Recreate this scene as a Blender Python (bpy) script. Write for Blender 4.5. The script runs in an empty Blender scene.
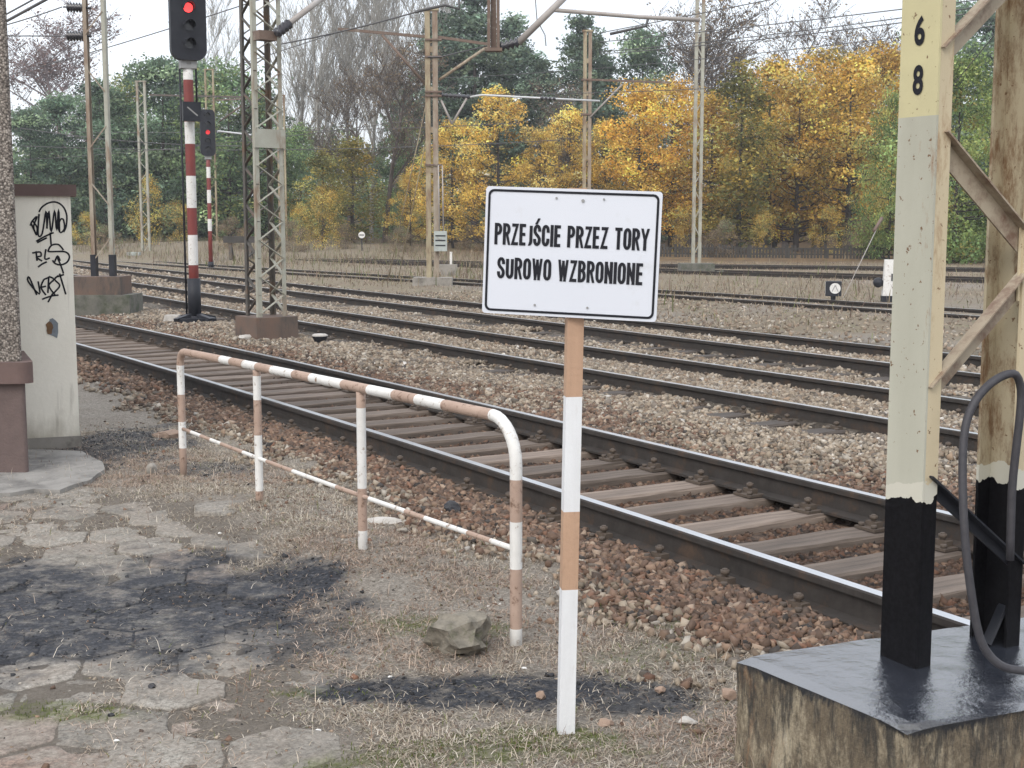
import bpy, bmesh, math, random
import numpy as np
from mathutils import Vector, Matrix

SC = bpy.context.scene
COL = SC.collection
PI = math.pi
R = math.radians

# ------------------------------------------------------------------ camera
H = 1.57                       # eye height above the top of the nearest rails (z = 0)
FPX = 1330.0                   # focal length in pixels of a 1024 wide frame
PITCH = math.atan(159 / FPX)
cam_d = bpy.data.cameras.new('camera')
cam_d.sensor_width = 36.0
cam_d.lens = 36.0 * FPX / 1024
cam_d.clip_start = 0.05
cam_d.clip_end = 4000
cam = bpy.data.objects.new('camera', cam_d)
COL.objects.link(cam)
cam.location = (0, 0, H)
cam.rotation_euler = (PI / 2 - PITCH, 0, 0)
SC.camera = cam

# ------------------------------------------------------------------ sky, sun, exposure
SUN_EL, SUN_AZ = R(40), R(205)          # azimuth clockwise from +Y
world = bpy.data.worlds.new('World')
SC.world = world
world.use_nodes = True
nt = world.node_tree
nt.nodes.clear()
w_out = nt.nodes.new('ShaderNodeOutputWorld')
w_add = nt.nodes.new('ShaderNodeAddShader')
w_b1 = nt.nodes.new('ShaderNodeBackground')
w_b2 = nt.nodes.new('ShaderNodeBackground')
w_sky = nt.nodes.new('ShaderNodeTexSky')
w_sky.sky_type = 'NISHITA'
w_sky.sun_disc = False
w_sky.sun_elevation = SUN_EL
w_sky.sun_rotation = SUN_AZ
w_sky.air_density = 1.0
w_sky.dust_density = 3.0
nt.links.new(w_sky.outputs[0], w_b1.inputs[0])
w_b1.inputs[1].default_value = 0.05
w_tc = nt.nodes.new('ShaderNodeTexCoord')
w_sep = nt.nodes.new('ShaderNodeSeparateXYZ')
nt.links.new(w_tc.outputs['Generated'], w_sep.inputs[0])
w_ramp = nt.nodes.new('ShaderNodeValToRGB')
w_ramp.color_ramp.elements[0].position = 0.0
w_ramp.color_ramp.elements[0].color = (0.74, 0.77, 0.82, 1)
w_ramp.color_ramp.elements[1].position = 0.9
w_ramp.color_ramp.elements[1].color = (1.38, 1.40, 1.45, 1)
w_e = w_ramp.color_ramp.elements.new(0.28)
w_e.color = (1.06, 1.08, 1.12, 1)
w_noise = nt.nodes.new('ShaderNodeTexNoise')
w_noise.inputs['Scale'].default_value = 3.0
w_noise.inputs['Detail'].default_value = 5.0
nt.links.new(w_tc.outputs['Generated'], w_noise.inputs['Vector'])
w_mr = nt.nodes.new('ShaderNodeMapRange')
w_mr.inputs['From Min'].default_value = 0.3
w_mr.inputs['From Max'].default_value = 0.7
w_mr.inputs['To Min'].default_value = 0.84
w_mr.inputs['To Max'].default_value = 1.08
nt.links.new(w_noise.outputs['Fac'], w_mr.inputs['Value'])
w_mul = nt.nodes.new('ShaderNodeVectorMath')
w_mul.operation = 'SCALE'
nt.links.new(w_sep.outputs['Z'], w_ramp.inputs[0])
nt.links.new(w_ramp.outputs[0], w_mul.inputs[0])
nt.links.new(w_mr.outputs[0], w_mul.inputs['Scale'])
nt.links.new(w_mul.outputs[0], w_b2.inputs[0])
w_b2.inputs[1].default_value = 1.0
nt.links.new(w_b1.outputs[0], w_add.inputs[0])
nt.links.new(w_b2.outputs[0], w_add.inputs[1])
nt.links.new(w_add.outputs[0], w_out.inputs[0])

sun_d = bpy.data.lights.new('sun', 'SUN')
sun_d.energy = 1.2
sun_d.angle = R(25)
sun_d.color = (1.0, 0.95, 0.88)
sun = bpy.data.objects.new('sun', sun_d)
COL.objects.link(sun)
sun.location = (0, -20, 30)
_sd = Vector((math.sin(SUN_AZ) * math.cos(SUN_EL), math.cos(SUN_AZ) * math.cos(SUN_EL), math.sin(SUN_EL)))
sun.rotation_euler = _sd.to_track_quat('Z', 'Y').to_euler()

SC.view_settings.view_transform = 'Standard'
SC.view_settings.look = 'None'
SC.view_settings.gamma = 1.0
SC.view_settings.exposure = 0.20
SC.view_settings.use_curve_mapping = False

# ------------------------------------------------------------------ measuring helpers
CP, SP = math.cos(PITCH), math.sin(PITCH)


def ray(x, y):
    u, v = x - 512.0, 384.0 - y
    return (u, FPX * CP + v * SP, v * CP - FPX * SP)


def at(x, y, Y):                 # the point seen at (x, y) in the survey photo, Y metres ahead
    d = ray(x, y)
    k = Y / d[1]
    return Vector((d[0] * k, Y, H + d[2] * k))


def gnd(x, y, z=-0.2):           # the point seen at (x, y) at height z
    d = ray(x, y)
    k = (z - H) / d[2]
    return Vector((d[0] * k, d[1] * k, z))


TH = R(58.35)
DX, DY = -math.cos(TH), math.sin(TH)       # along the tracks, away from us
NX, NY = math.sin(TH), math.cos(TH)        # across the tracks


def NS(N, S, z=0.0):
    return Vector((NX * N + DX * S, NY * N + DY * S, z))


def toNS(X, Y):
    return NX * X + NY * Y, DX * X + DY * Y


# numpy value noise
_tab = np.random.RandomState(7).rand(256, 256)


def vnoise(x, y):
    xi = np.floor(x).astype(int)
    yi = np.floor(y).astype(int)
    fx, fy = x - xi, y - yi
    fx = fx * fx * (3 - 2 * fx)
    fy = fy * fy * (3 - 2 * fy)
    a = _tab[xi % 256, yi % 256]
    b = _tab[(xi + 1) % 256, yi % 256]
    c = _tab[xi % 256, (yi + 1) % 256]
    d = _tab[(xi + 1) % 256, (yi + 1) % 256]
    return (a * (1 - fx) + b * fx) * (1 - fy) + (c * (1 - fx) + d * fx) * fy


def fbm(x, y, o=4):
    s, a, t = 0.0, 0.5, 0.0
    for i in range(o):
        s = s + a * vnoise(x * 2 ** i + 17 * i, y * 2 ** i + 31 * i)
        t += a
        a *= 0.5
    return s / t


def sstep(a, b, x):
    t = np.clip((x - a) / (b - a), 0, 1)
    return t * t * (3 - 2 * t)


# ------------------------------------------------------------------ materials
def new_mat(name):
    m = bpy.data.materials.new(name)
    m.use_nodes = True
    n = m.node_tree
    return m, n, n.nodes['Principled BSDF']


def rgb(c):
    return (c[0], c[1], c[2], 1)


def node(n, t, **kw):
    o = n.nodes.new(t)
    for k, v in kw.items():
        setattr(o, k, v)
    return o


def ramp(n, fac, stops):
    r = n.nodes.new('ShaderNodeValToRGB')
    e = r.color_ramp.elements
    while len(e) < len(stops):
        e.new(0.5)
    for i, (p, c) in enumerate(stops):
        e[i].position = p
        e[i].color = rgb(c) if not isinstance(c, (int, float)) else (c, c, c, 1)
    n.links.new(fac, r.inputs[0])
    return r.outputs[0]


def noise(n, scale, detail=5, rough=0.6, stretch=None, vec=None):
    if vec is None:
        tc = n.nodes.new('ShaderNodeTexCoord')
        vec = tc.outputs['Object']
    if stretch:
        mp = n.nodes.new('ShaderNodeMapping')
        mp.inputs['Scale'].default_value = stretch
        n.links.new(vec, mp.inputs[0])
        vec = mp.outputs[0]
    t = n.nodes.new('ShaderNodeTexNoise')
    t.inputs['Scale'].default_value = scale
    t.inputs['Detail'].default_value = detail
    t.inputs['Roughness'].default_value = rough
    n.links.new(vec, t.inputs['Vector'])
    return t.outputs['Fac']


def mix(n, fac, a, b):
    m = n.nodes.new('ShaderNodeMix')
    m.data_type = 'RGBA'
    for sock, v in ((m.inputs[0], fac), (m.inputs[6], a), (m.inputs[7], b)):
        if hasattr(v, 'links'):
            n.links.new(v, sock)
        elif isinstance(v, (int, float)):
            sock.default_value = v
        else:
            sock.default_value = rgb(v)
    return m.outputs[2]


def mth(n, op, a, b=None):
    m = n.nodes.new('ShaderNodeMath')
    m.operation = op
    for i, v in enumerate((a, b)):
        if v is None:
            continue
        if hasattr(v, 'links'):
            n.links.new(v, m.inputs[i])
        else:
            m.inputs[i].default_value = v
    return m.outputs[0]


def bump(n, bs, h, strength, dist=0.01):
    b = n.nodes.new('ShaderNodeBump')
    b.inputs['Strength'].default_value = strength
    b.inputs['Distance'].default_value = dist
    n.links.new(h, b.inputs['Height'])
    n.links.new(b.outputs[0], bs.inputs['Normal'])


def M(name, c1, c2=None, scale=8.0, rough=0.75, metal=0.0, bmp=0.0, stretch=None, dirt=None, dirt_scale=3.0,
      dirt_lo=0.55, dirt_hi=0.72, dirt_stretch=None, spec=0.5, bscale=None, bdist=0.01):
    m, n, bs = new_mat(name)
    bs.inputs['Roughness'].default_value = rough
    bs.inputs['Metallic'].default_value = metal
    bs.inputs['Specular IOR Level'].default_value = spec
    if c2 is None:
        c2 = tuple(x * 0.8 for x in c1)
    nz = noise(n, scale, stretch=stretch)
    c = ramp(n, nz, [(0.3, c1), (0.7, c2)])
    if dirt is not None:
        dz = noise(n, dirt_scale, 8, 0.7, stretch=dirt_stretch)
        f = ramp(n, dz, [(dirt_lo, 0.0), (dirt_hi, 1.0)])
        c = mix(n, f, c, dirt)
    n.links.new(c, bs.inputs['Base Color'])
    if bmp:
        bn = noise(n, bscale or scale * 3, 6, 0.65)
        bump(n, bs, bn, bmp, bdist)
    return m


MT = {}
MT['white_paint'] = M('white_paint', (.70, .70, .68), (.60, .595, .57), 9, .65, dirt=(.22, .145, .095), dirt_scale=24, dirt_lo=.57, dirt_hi=.68, bmp=.3)
MT['sign_white'] = M('sign_white', (.60, .63, .69), (.575, .605, .665), 2, .35, dirt=(.42, .42, .41), dirt_scale=6, dirt_lo=.58, dirt_hi=.95, bmp=.03, bscale=3)
MT['sign_black'] = M('sign_black', (.014, .015, .02), (.02, .021, .026), 6, .6, spec=.12)
MT['faded_tan'] = M('faded_tan', (.40, .295, .235), (.33, .235, .185), 9, .75, dirt=(.15, .09, .06), dirt_scale=26, dirt_lo=.55, dirt_hi=.66, bmp=.3)
MT['post_tan'] = M('post_tan', (.46, .30, .20), (.38, .245, .165), 14, .75, stretch=(1, 1, .12), dirt=(.23, .15, .10), dirt_scale=16, dirt_lo=.54, dirt_hi=.8, dirt_stretch=(1, 1, .25), bmp=.3)
MT['post_white'] = M('post_white', (.70, .72, .74), (.58, .59, .60), 14, .65, stretch=(1, 1, .1), dirt=(.36, .32, .27), dirt_scale=14, dirt_lo=.56, dirt_hi=.85, dirt_stretch=(1, 1, .2), bmp=.15)
MT['signal_red'] = M('signal_red', (.20, .035, .03), (.15, .028, .024), 6, .5)
MT['signal_black'] = M('signal_black', (.017, .019, .025), (.028, .03, .037), 6, .5, spec=.25)
MT['grey_steel'] = M('grey_steel', (.30, .31, .31), (.24, .24, .235), 5, .6, dirt=(.2, .12, .07), dirt_scale=4, dirt_lo=.58, dirt_hi=.7)
MT['mast_paint'] = M('mast_paint', (.37, .375, .32), (.29, .285, .235), 4, .65, dirt=(.20, .125, .075), dirt_scale=3, dirt_lo=.5, dirt_hi=.66, dirt_stretch=(1, 1, .3))
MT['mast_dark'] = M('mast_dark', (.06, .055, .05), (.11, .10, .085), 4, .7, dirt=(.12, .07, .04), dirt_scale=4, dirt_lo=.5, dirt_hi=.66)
MT['mast_yellow'] = M('mast_yellow', (.37, .32, .21), (.29, .245, .165), 3, .65, dirt=(.17, .105, .065), dirt_scale=3, dirt_lo=.46, dirt_hi=.62, dirt_stretch=(1, 1, .3))
MT['mast_mottled'] = M('mast_mottled', (.36, .33, .27), (.29, .25, .19), 4, .65, dirt=(.19, .125, .085), dirt_scale=2, dirt_lo=.42, dirt_hi=.6, dirt_stretch=(1, 1, .3))
MT['mast_rust'] = M('mast_rust', (.165, .115, .088), (.115, .085, .07), 5, .8, dirt=(.28, .235, .185), dirt_scale=5, dirt_lo=.55, dirt_hi=.7)
MT['tube_grey'] = M('tube_grey', (.30, .27, .25), (.36, .34, .32), 4, .6)
MT['wire'] = M('wire', (.07, .07, .075), (.1, .1, .1), 4, .6)
MT['wire_bright'] = M('wire_bright', (.55, .57, .58), (.45, .46, .47), 4, .5)
MT['insulator'] = M('insulator', (.035, .04, .05), (.05, .045, .05), 5, .25)
MT['concrete'] = M('concrete', (.30, .28, .25), (.22, .205, .18), 5, .9, bmp=.4, dirt=(.11, .10, .085), dirt_scale=4, dirt_lo=.5, dirt_hi=.7)
MT['footing_brown'] = M('footing_brown', (.15, .095, .07), (.11, .085, .07), 3, .85, bmp=.4, dirt=(.06, .055, .05), dirt_scale=3, dirt_lo=.5, dirt_hi=.65, dirt_stretch=(1, 1, .3))
MT['footing_grey'] = M('footing_grey', (.16, .155, .13), (.09, .09, .08), 5, .9, bmp=.5, dirt=(.06, .07, .045), dirt_scale=3, dirt_lo=.5, dirt_hi=.65)
MT['slab'] = M('slab', (.29, .28, .26), (.20, .192, .178), 5, .9, bmp=.6, dirt=(.11, .105, .10), dirt_scale=3, dirt_lo=.48, dirt_hi=.66)
MT['rail_top'] = M('rail_top', (.62, .64, .67), (.5, .51, .53), 3, .28, metal=.9, stretch=(1, 1, 1))
MT['rail_side'] = M('rail_side', (.052, .046, .042), (.03, .027, .025), 12, .85, bmp=.3, spec=.25, dirt=(.085, .058, .042), dirt_scale=6, dirt_lo=.52, dirt_hi=.7)
MT['rail_old'] = M('rail_old', (.10, .075, .058), (.06, .05, .042), 8, .75, metal=.2)
MT['fastening'] = M('fastening', (.07, .055, .045), (.10, .075, .055), 20, .75, bmp=.4)
MT['cap_brown'] = M('cap_brown', (.14, .092, .082), (.11, .074, .066), 6, .8, bmp=.3)
MT['moss_stone'] = M('moss_stone', (.26, .235, .19), (.11, .10, .08), 18, .95, bmp=1.0, dirt=(.06, .07, .03), dirt_scale=11, dirt_lo=.56, dirt_hi=.74, bscale=40)
MT['coal'] = M('coal', (.015, .016, .02), (.03, .03, .035), 20, .5, bmp=.6)
MT['pale_stone'] = M('pale_stone', (.5, .48, .45), (.36, .34, .31), 15, .9, bmp=.5)
MT['tan_stone'] = M('tan_stone', (.33, .24, .18), (.24, .17, .13), 15, .9, bmp=.5)
MT['rubber'] = M('rubber', (.028, .027, .033), (.045, .044, .05), 30, .6, bmp=.2)
MT['box_grey'] = M('box_grey', (.40, .44, .42), (.33, .36, .35), 6, .6, dirt=(.2, .17, .14), dirt_scale=4)
MT['dark_wood'] = M('dark_wood', (.06, .055, .05), (.035, .033, .03), 6, .9, stretch=(1, 1, .2))
MT['bark'] = M('bark', (.055, .045, .04), (.03, .026, .024), 5, .95, stretch=(1, 1, .3))
MT['bark_grey'] = M('bark_grey', (.34, .33, .30), (.25, .24, .22), 5, .95, stretch=(1, 1, .3))
MT['bark_purple'] = M('bark_purple', (.22, .175, .175), (.16, .13, .13), 5, .95)
MT['bark_brown'] = M('bark_brown', (.11, .09, .08), (.075, .062, .056), 5, .95)


def emit_mat(name, c, s):
    m, n, bs = new_mat(name)
    bs.inputs['Base Color'].default_value = rgb(c)
    bs.inputs['Emission Color'].default_value = rgb(c)
    bs.inputs['Emission Strength'].default_value = s
    return m


MT['lamp_red'] = emit_mat('lamp_red', (1.0, .06, .06), 1.6)
MT['lamp_red_far'] = emit_mat('lamp_red_far', (.9, .05, .06), .8)
MT['lens_dark'] = M('lens_dark', (.02, .022, .03), (.03, .03, .035), 5, .15)


def pebble_mat():
    m, n, bs = new_mat('pebble_dash')
    tc = n.nodes.new('ShaderNodeTexCoord')
    v = n.nodes.new('ShaderNodeTexVoronoi')
    v.inputs['Scale'].default_value = 75
    n.links.new(tc.outputs['Object'], v.inputs['Vector'])
    sep = n.nodes.new('ShaderNodeSeparateColor')
    n.links.new(v.outputs['Color'], sep.inputs[0])
    c = ramp(n, sep.outputs[0], [(0, (.10, .085, .075)), (.3, (.175, .15, .13)), (.6, (.25, .22, .19)), (1, (.40, .36, .32))])
    d = ramp(n, v.outputs['Distance'], [(.35, 1.0), (.75, .35)])
    mm = n.nodes.new('ShaderNodeMix'); mm.data_type = 'RGBA'; mm.blend_type = 'MULTIPLY'
    mm.inputs[0].default_value = 1
    n.links.new(c, mm.inputs[6]); n.links.new(d, mm.inputs[7])
    n.links.new(mm.outputs[2], bs.inputs['Base Color'])
    bs.inputs['Roughness'].default_value = .9
    inv = mth(n, 'SUBTRACT', 1.0, v.outputs['Distance'])
    bump(n, bs, inv, .8, .008)
    return m


MT['pebble'] = pebble_mat()


def pier_mat():
    m, n, bs = new_mat('pier_plaster')
    tc = n.nodes.new('ShaderNodeTexCoord')
    sp = n.nodes.new('ShaderNodeSeparateXYZ')
    n.links.new(tc.outputs['Object'], sp.inputs[0])
    c = ramp(n, noise(n, 3, 6), [(.3, (.86, .83, .73)), (.7, (.80, .765, .665))])
    # grime rising from the foot, with a ragged edge
    e = mth(n, 'ADD', sp.outputs['Z'], mth(n, 'MULTIPLY', noise(n, 9, 6, stretch=(1, 1, .4)), .5))
    f = ramp(n, e, [(.28, 1.0), (.55, 0.0)])
    c = mix(n, f, c, (.42, .385, .31))
    st = ramp(n, noise(n, 14, 6, stretch=(1, 1, .1)), [(.58, 0.0), (.75, .5)])
    c = mix(n, st, c, (.30, .27, .22))
    n.links.new(c, bs.inputs['Base Color'])
    bs.inputs['Roughness'].default_value = .85
    bump(n, bs, noise(n, 25, 6), .25, .01)
    return m


MT['pier'] = pier_mat()
MT['plinth'] = M('plinth_brown', (.135, .098, .09), (.105, .077, .072), 8, .85, bmp=.6, bscale=60, dirt=(.075, .055, .05), dirt_scale=3)


def mast68_mat(name, upper, grey, rust_lo, rust_hi, yellow_above=None, fine=7, st=.3, rust=(.22, .105, .045)):
    """painted channel: tar to knee height, ragged edge, paint, rust"""
    m, n, bs = new_mat(name)
    tc = n.nodes.new('ShaderNodeTexCoord')
    sp = n.nodes.new('ShaderNodeSeparateXYZ')
    n.links.new(tc.outputs['Object'], sp.inputs[0])
    nz = noise(n, 9, 4)
    c = ramp(n, noise(n, 3, 5, stretch=(1, 1, .3)), [(.3, upper), (.7, grey)])
    if yellow_above:
        g = mth(n, 'GREATER_THAN', sp.outputs['Z'], yellow_above)
        c = mix(n, g, c, ramp(n, noise(n, 6, 5), [(.3, (.52, .48, .29)), (.7, (.47, .43, .265))]))
    rz = ramp(n, noise(n, fine, 8, .78, stretch=(1, 1, st)), [(rust_lo, 0.0), (rust_hi, 1.0)])
    c = mix(n, rz, c, rust)
    sp2 = ramp(n, noise(n, 45, 3), [(.66, 0.0), (.7, 1.0)])
    c = mix(n, sp2, c, (.16, .10, .06))
    edge = mth(n, 'ADD', sp.outputs['Z'], mth(n, 'MULTIPLY', mth(n, 'SUBTRACT', nz, .5), .12))
    cr = mth(n, 'LESS_THAN', edge, .955)
    c = mix(n, cr, c, (.50, .49, .42))
    tar = mth(n, 'LESS_THAN', edge, .895)
    c = mix(n, tar, c, ramp(n, noise(n, 60, 4), [(.35, (.005, .005, .006)), (.72, (.010, .010, .012))]))
    n.links.new(c, bs.inputs['Base Color'])
    rr = n.nodes.new('ShaderNodeMapRange')
    n.links.new(tar, rr.inputs['Value'])
    rr.inputs['To Min'].default_value = .62
    rr.inputs['To Max'].default_value = .38
    n.links.new(rr.outputs[0], bs.inputs['Roughness'])
    bs.inputs['Specular IOR Level'].default_value = .10
    bump(n, bs, noise(n, 30, 5), .15, .006)
    return m


MT['chan_web'] = mast68_mat('channel_web_paint', (.445, .445, .375), (.345, .34, .28), .59, .74, 2.106)
MT['chan_flange'] = mast68_mat('channel_flange_paint', (.54, .465, .325), (.45, .385, .265), .54, .74)
MT['chan_inner'] = mast68_mat('channel_inner_rust', (.44, .39, .28), (.34, .29, .20), .45, .60, None, 11, .35, (.17, .105, .06))
MT['brace_paint'] = M('brace_paint', (.37, .32, .24), (.27, .22, .16), 4, .7, dirt=(.15, .09, .06), dirt_scale=9, dirt_lo=.47, dirt_hi=.66)


def block_mats():
    m, n, bs = new_mat('tarred_top')
    nz = noise(n, 5, 6)
    n.links.new(ramp(n, nz, [(.3, (.016, .018, .024)), (.6, (.028, .032, .042)), (.75, (.014, .015, .018))]), bs.inputs['Base Color'])
    n.links.new(ramp(n, noise(n, 6, 6, .7), [(.3, .06), (.7, .22)]), bs.inputs['Roughness'])
    bs.inputs['Specular IOR Level'].default_value = .5
    bs.inputs['IOR'].default_value = 2.7
    bump(n, bs, noise(n, 8, 9, .62), .6, .014)
    m2, n, bs = new_mat('tar_streaked_concrete')
    tc = n.nodes.new('ShaderNodeTexCoord')
    c = ramp(n, noise(n, 7, 9, .75, stretch=(1, 1, .4)), [(.3, (.25, .205, .14)), (.48, (.12, .095, .065)), (.6, (.36, .31, .22)), (.74, (.48, .44, .36))])
    c = mix(n, ramp(n, noise(n, 5, 8, .75, stretch=(1, 1, .22)), [(.56, 0.0), (.66, .85)]), c, (.27, .135, .065))
    sp = n.nodes.new('ShaderNodeSeparateXYZ')
    n.links.new(tc.outputs['Object'], sp.inputs[0])
    # drips of tar run down from the top edge
    dr = noise(n, 20, 8, .8, stretch=(1, 1, .14))
    th = mth(n, 'ADD', dr, mth(n, 'MULTIPLY', sp.outputs['Z'], .5))
    c = mix(n, ramp(n, th, [(.60, 0.0), (.70, .85)]), c, (.03, .028, .026))
    rim = mth(n, 'ADD', sp.outputs['Z'], mth(n, 'MULTIPLY', mth(n, 'SUBTRACT', noise(n, 15, 7, .75, stretch=(1, 1, .25)), .5), .16))
    c = mix(n, ramp(n, rim, [(.318, 0.0), (.335, 1.0)]), c, (.012, .013, .016))
    pt = ramp(n, noise(n, 34, 9, .85, stretch=(1, 1, .35)), [(.50, 0.0), (.60, .85)])
    pm = ramp(n, noise(n, 3.5, 5), [(.42, 0.0), (.6, 1.0)])
    c = mix(n, mth(n, 'MULTIPLY', pt, pm), c, (.035, .034, .03))
    n.links.new(c, bs.inputs['Base Color'])
    bs.inputs['Roughness'].default_value = .9
    bump(n, bs, noise(n, 30, 8, .7), .9, .015)
    return m, m2


MT['tar_top'], MT['tar_side'] = block_mats()


def sleeper_mat():
    m, n, bs = new_mat('weathered_sleeper_wood')
    oi = n.nodes.new('ShaderNodeObjectInfo')
    c = ramp(n, noise(n, 18, 6, .7, stretch=(.08, 1, 1)), [(.3, (.085, .068, .056)), (.5, (.165, .13, .105)), (.72, (.25, .20, .162))])
    h = n.nodes.new('ShaderNodeHueSaturation')
    n.links.new(c, h.inputs['Color'])
    mr = n.nodes.new('ShaderNodeMapRange')
    mr.inputs['To Min'].default_value = .6
    mr.inputs['To Max'].default_value = 1.2
    n.links.new(oi.outputs['Random'], mr.inputs['Value'])
    n.links.new(mr.outputs[0], h.inputs['Value'])
    n.links.new(h.outputs[0], bs.inputs['Base Color'])
    bs.inputs['Roughness'].default_value = .9
    bump(n, bs, noise(n, 22, 6, .7, stretch=(.06, 1, 1)), .8, .012)
    return m


MT['sleeper'] = sleeper_mat()
MT['sleeper_dark'] = M('dark_sleeper_wood', (.05, .043, .038), (.085, .07, .06), 12, .9, stretch=(.1, 1, 1), bmp=.5)


def vcol_mat(name, rough=.9, var=.25, transl=0.0, spec=.3, bmp=0.0):
    m, n, bs = new_mat(name)
    a = n.nodes.new('ShaderNodeAttribute')
    a.attribute_name = 'col'
    bs.inputs['Roughness'].default_value = rough
    bs.inputs['Specular IOR Level'].default_value = spec
    oi = n.nodes.new('ShaderNodeObjectInfo')
    h = n.nodes.new('ShaderNodeHueSaturation')
    mr = n.nodes.new('ShaderNodeMapRange')
    mr.inputs['To Min'].default_value = 1 - var
    mr.inputs['To Max'].default_value = 1 + var
    n.links.new(oi.outputs['Random'], mr.inputs['Value'])
    n.links.new(mr.outputs[0], h.inputs['Value'])
    n.links.new(a.outputs['Color'], h.inputs['Color'])
    n.links.new(h.outputs[0], bs.inputs['Base Color'])
    if bmp:
        bump(n, bs, noise(n, 40, 4), bmp, .01)
    if transl:
        t = n.nodes.new('ShaderNodeBsdfTranslucent')
        n.links.new(h.outputs[0], t.inputs['Color'])
        ms = n.nodes.new('ShaderNodeMixShader')
        ms.inputs[0].default_value = transl
        out = n.nodes['Material Output']
        n.links.new(bs.outputs[0], ms.inputs[1])
        n.links.new(t.outputs[0], ms.inputs[2])
        n.links.new(ms.outputs[0], out.inputs['Surface'])
    return m


MT['leaf'] = vcol_mat('leaves', .75, .16, .42, .25)
MT['stones'] = vcol_mat('ballast_stone', .9, 0, 0, .25)
MT['blades'] = vcol_mat('dry_blades', .9, 0, .2, .2)


# ------------------------------------------------------------------ mesh building
class MB:
    def __init__(self):
        self.v, self.f, self.m, self.s = [], [], [], []

    def add(self, vs, fs, mi=0, smooth=False):
        b = len(self.v)
        self.v += [tuple(x) for x in vs]
        for f in fs:
            self.f.append(tuple(b + i for i in f))
            self.m.append(mi)
            self.s.append(smooth)

    def box(self, c, size, mi=0, rot=None, taper=1.0):
        hx, hy, hz = size[0] / 2, size[1] / 2, size[2] / 2
        vs = []
        for z in (-1, 1):
            t = taper if z > 0 else 1.0
            for x, y in ((-1, -1), (1, -1), (1, 1), (-1, 1)):
                p = Vector((x * hx * t, y * hy * t, z * hz))
                if rot is not None:
                    p = rot @ p
                vs.append(Vector(c) + p)
        self.add(vs, [(3, 2, 1, 0), (4, 5, 6, 7), (0, 1, 5, 4), (1, 2, 6, 5), (2, 3, 7, 6), (3, 0, 4, 7)], mi)

    def beam(self, p0, p1, w, h, mi=0, up=(0, 0, 1)):
        p0, p1 = Vector(p0), Vector(p1)
        d = (p1 - p0)
        L = d.length
        d.normalize()
        u = Vector(up)
        s = d.cross(u)
        if s.length < 1e-4:
            s = d.cross(Vector((0, 1, 0)))
        s.normalize()
        u = s.cross(d)
        vs = []
        for p in (p0, p1):
            for a, b in ((-1, -1), (1, -1), (1, 1), (-1, 1)):
                vs.append(p + s * (a * w / 2) + u * (b * h / 2))
        self.add(vs, [(0, 1, 2, 3), (7, 6, 5, 4), (4, 5, 1, 0), (5, 6, 2, 1), (6, 7, 3, 2), (7, 4, 0, 3)], mi)

    def tube(self, pts, r, n=8, mi=0, mis=None, cap=True):
        pts = [Vector(p) for p in pts]
        k = len(pts)
        rs = r if isinstance(r, (list, tuple)) else [r] * k
        base = len(self.v)
        prev = None
        for i, p in enumerate(pts):
            if i == 0:
                d = pts[1] - p
            elif i == k - 1:
                d = p - pts[i - 1]
            else:
                d = (pts[i + 1] - p).normalized() + (p - pts[i - 1]).normalized()
            d.normalize()
            if prev is None:
                a = d.cross(Vector((0, 0, 1)))
                if a.length < 1e-3:
                    a = d.cross(Vector((0, 1, 0)))
            else:
                a = prev - d * prev.dot(d)
            a.normalize()
            prev = a
            b = d.cross(a)
            for j in range(n):
                t = 2 * PI * j / n
                q = p + (a * math.cos(t) + b * math.sin(t)) * rs[i]
                self.v.append(tuple(q))
        for i in range(k - 1):
            for j in range(n):
                j2 = (j + 1) % n
                self.f.append((base + i * n + j, base + i * n + j2, base + (i + 1) * n + j2, base + (i + 1) * n + j))
                self.m.append(mis[i] if mis else mi)
                self.s.append(n > 4)
        if cap:
            self.f.append(tuple(base + j for j in reversed(range(n))))
            self.m.append(mis[0] if mis else mi); self.s.append(False)
            self.f.append(tuple(base + (k - 1) * n + j for j in range(n)))
            self.m.append(mis[-1] if mis else mi); self.s.append(False)

    def prism(self, poly, p0, ax, ay, az, depth, mi=0, mi_side=None):
        """poly in the (ax, ay) plane at p0, pushed depth along az"""
        p0, ax, ay, az = Vector(p0), Vector(ax), Vector(ay), Vector(az)
        k = len(poly)
        vs = [p0 + ax * x + ay * y for x, y in poly] + [p0 + ax * x + ay * y + az * depth for x, y in poly]
        fs = [tuple(range(k))[::-1], tuple(range(k, 2 * k))]
        self.add(vs, fs, mi)
        b = len(self.v) - 2 * k
        for i in range(k):
            j = (i + 1) % k
            self.f.append((b + i, b + j, b + k + j, b + k + i))
            self.m.append(mi if mi_side is None else mi_side)
            self.s.append(False)

    def build(self, name, mats, parent=None, off=None, link=True):
        me = bpy.data.meshes.new(name)
        v = self.v
        if off is not None:
            ox, oy, oz = off
            v = [(a - ox, b - oy, c - oz) for a, b, c in v]
        me.from_pydata(v, [], self.f)
        if not isinstance(mats, (list, tuple)):
            mats = [mats]
        for m in mats:
            me.materials.append(MT[m] if isinstance(m, str) else m)
        me.polygons.foreach_set('material_index', self.m)
        me.polygons.foreach_set('use_smooth', self.s)
        me.update()
        o = bpy.data.objects.new(name, me)
        if link:
            COL.objects.link(o)
        if parent is not None:
            o.parent = parent
        return o


def tag(o, label=None, cat=None, group=None, kind=None):
    if label:
        o['label'] = label
    if cat:
        o['category'] = cat
    if group:
        o['group'] = group
    if kind:
        o['kind'] = kind
    return o


def thing(name, loc, label, cat, group=None, rz=0.0, rx=0.0, ry=0.0):
    o = bpy.data.objects.new(name, None)
    o.empty_display_size = 0.2
    COL.objects.link(o)
    o.location = loc
    o.rotation_euler = (rx, ry, rz)
    return tag(o, label, cat, group)


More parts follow.
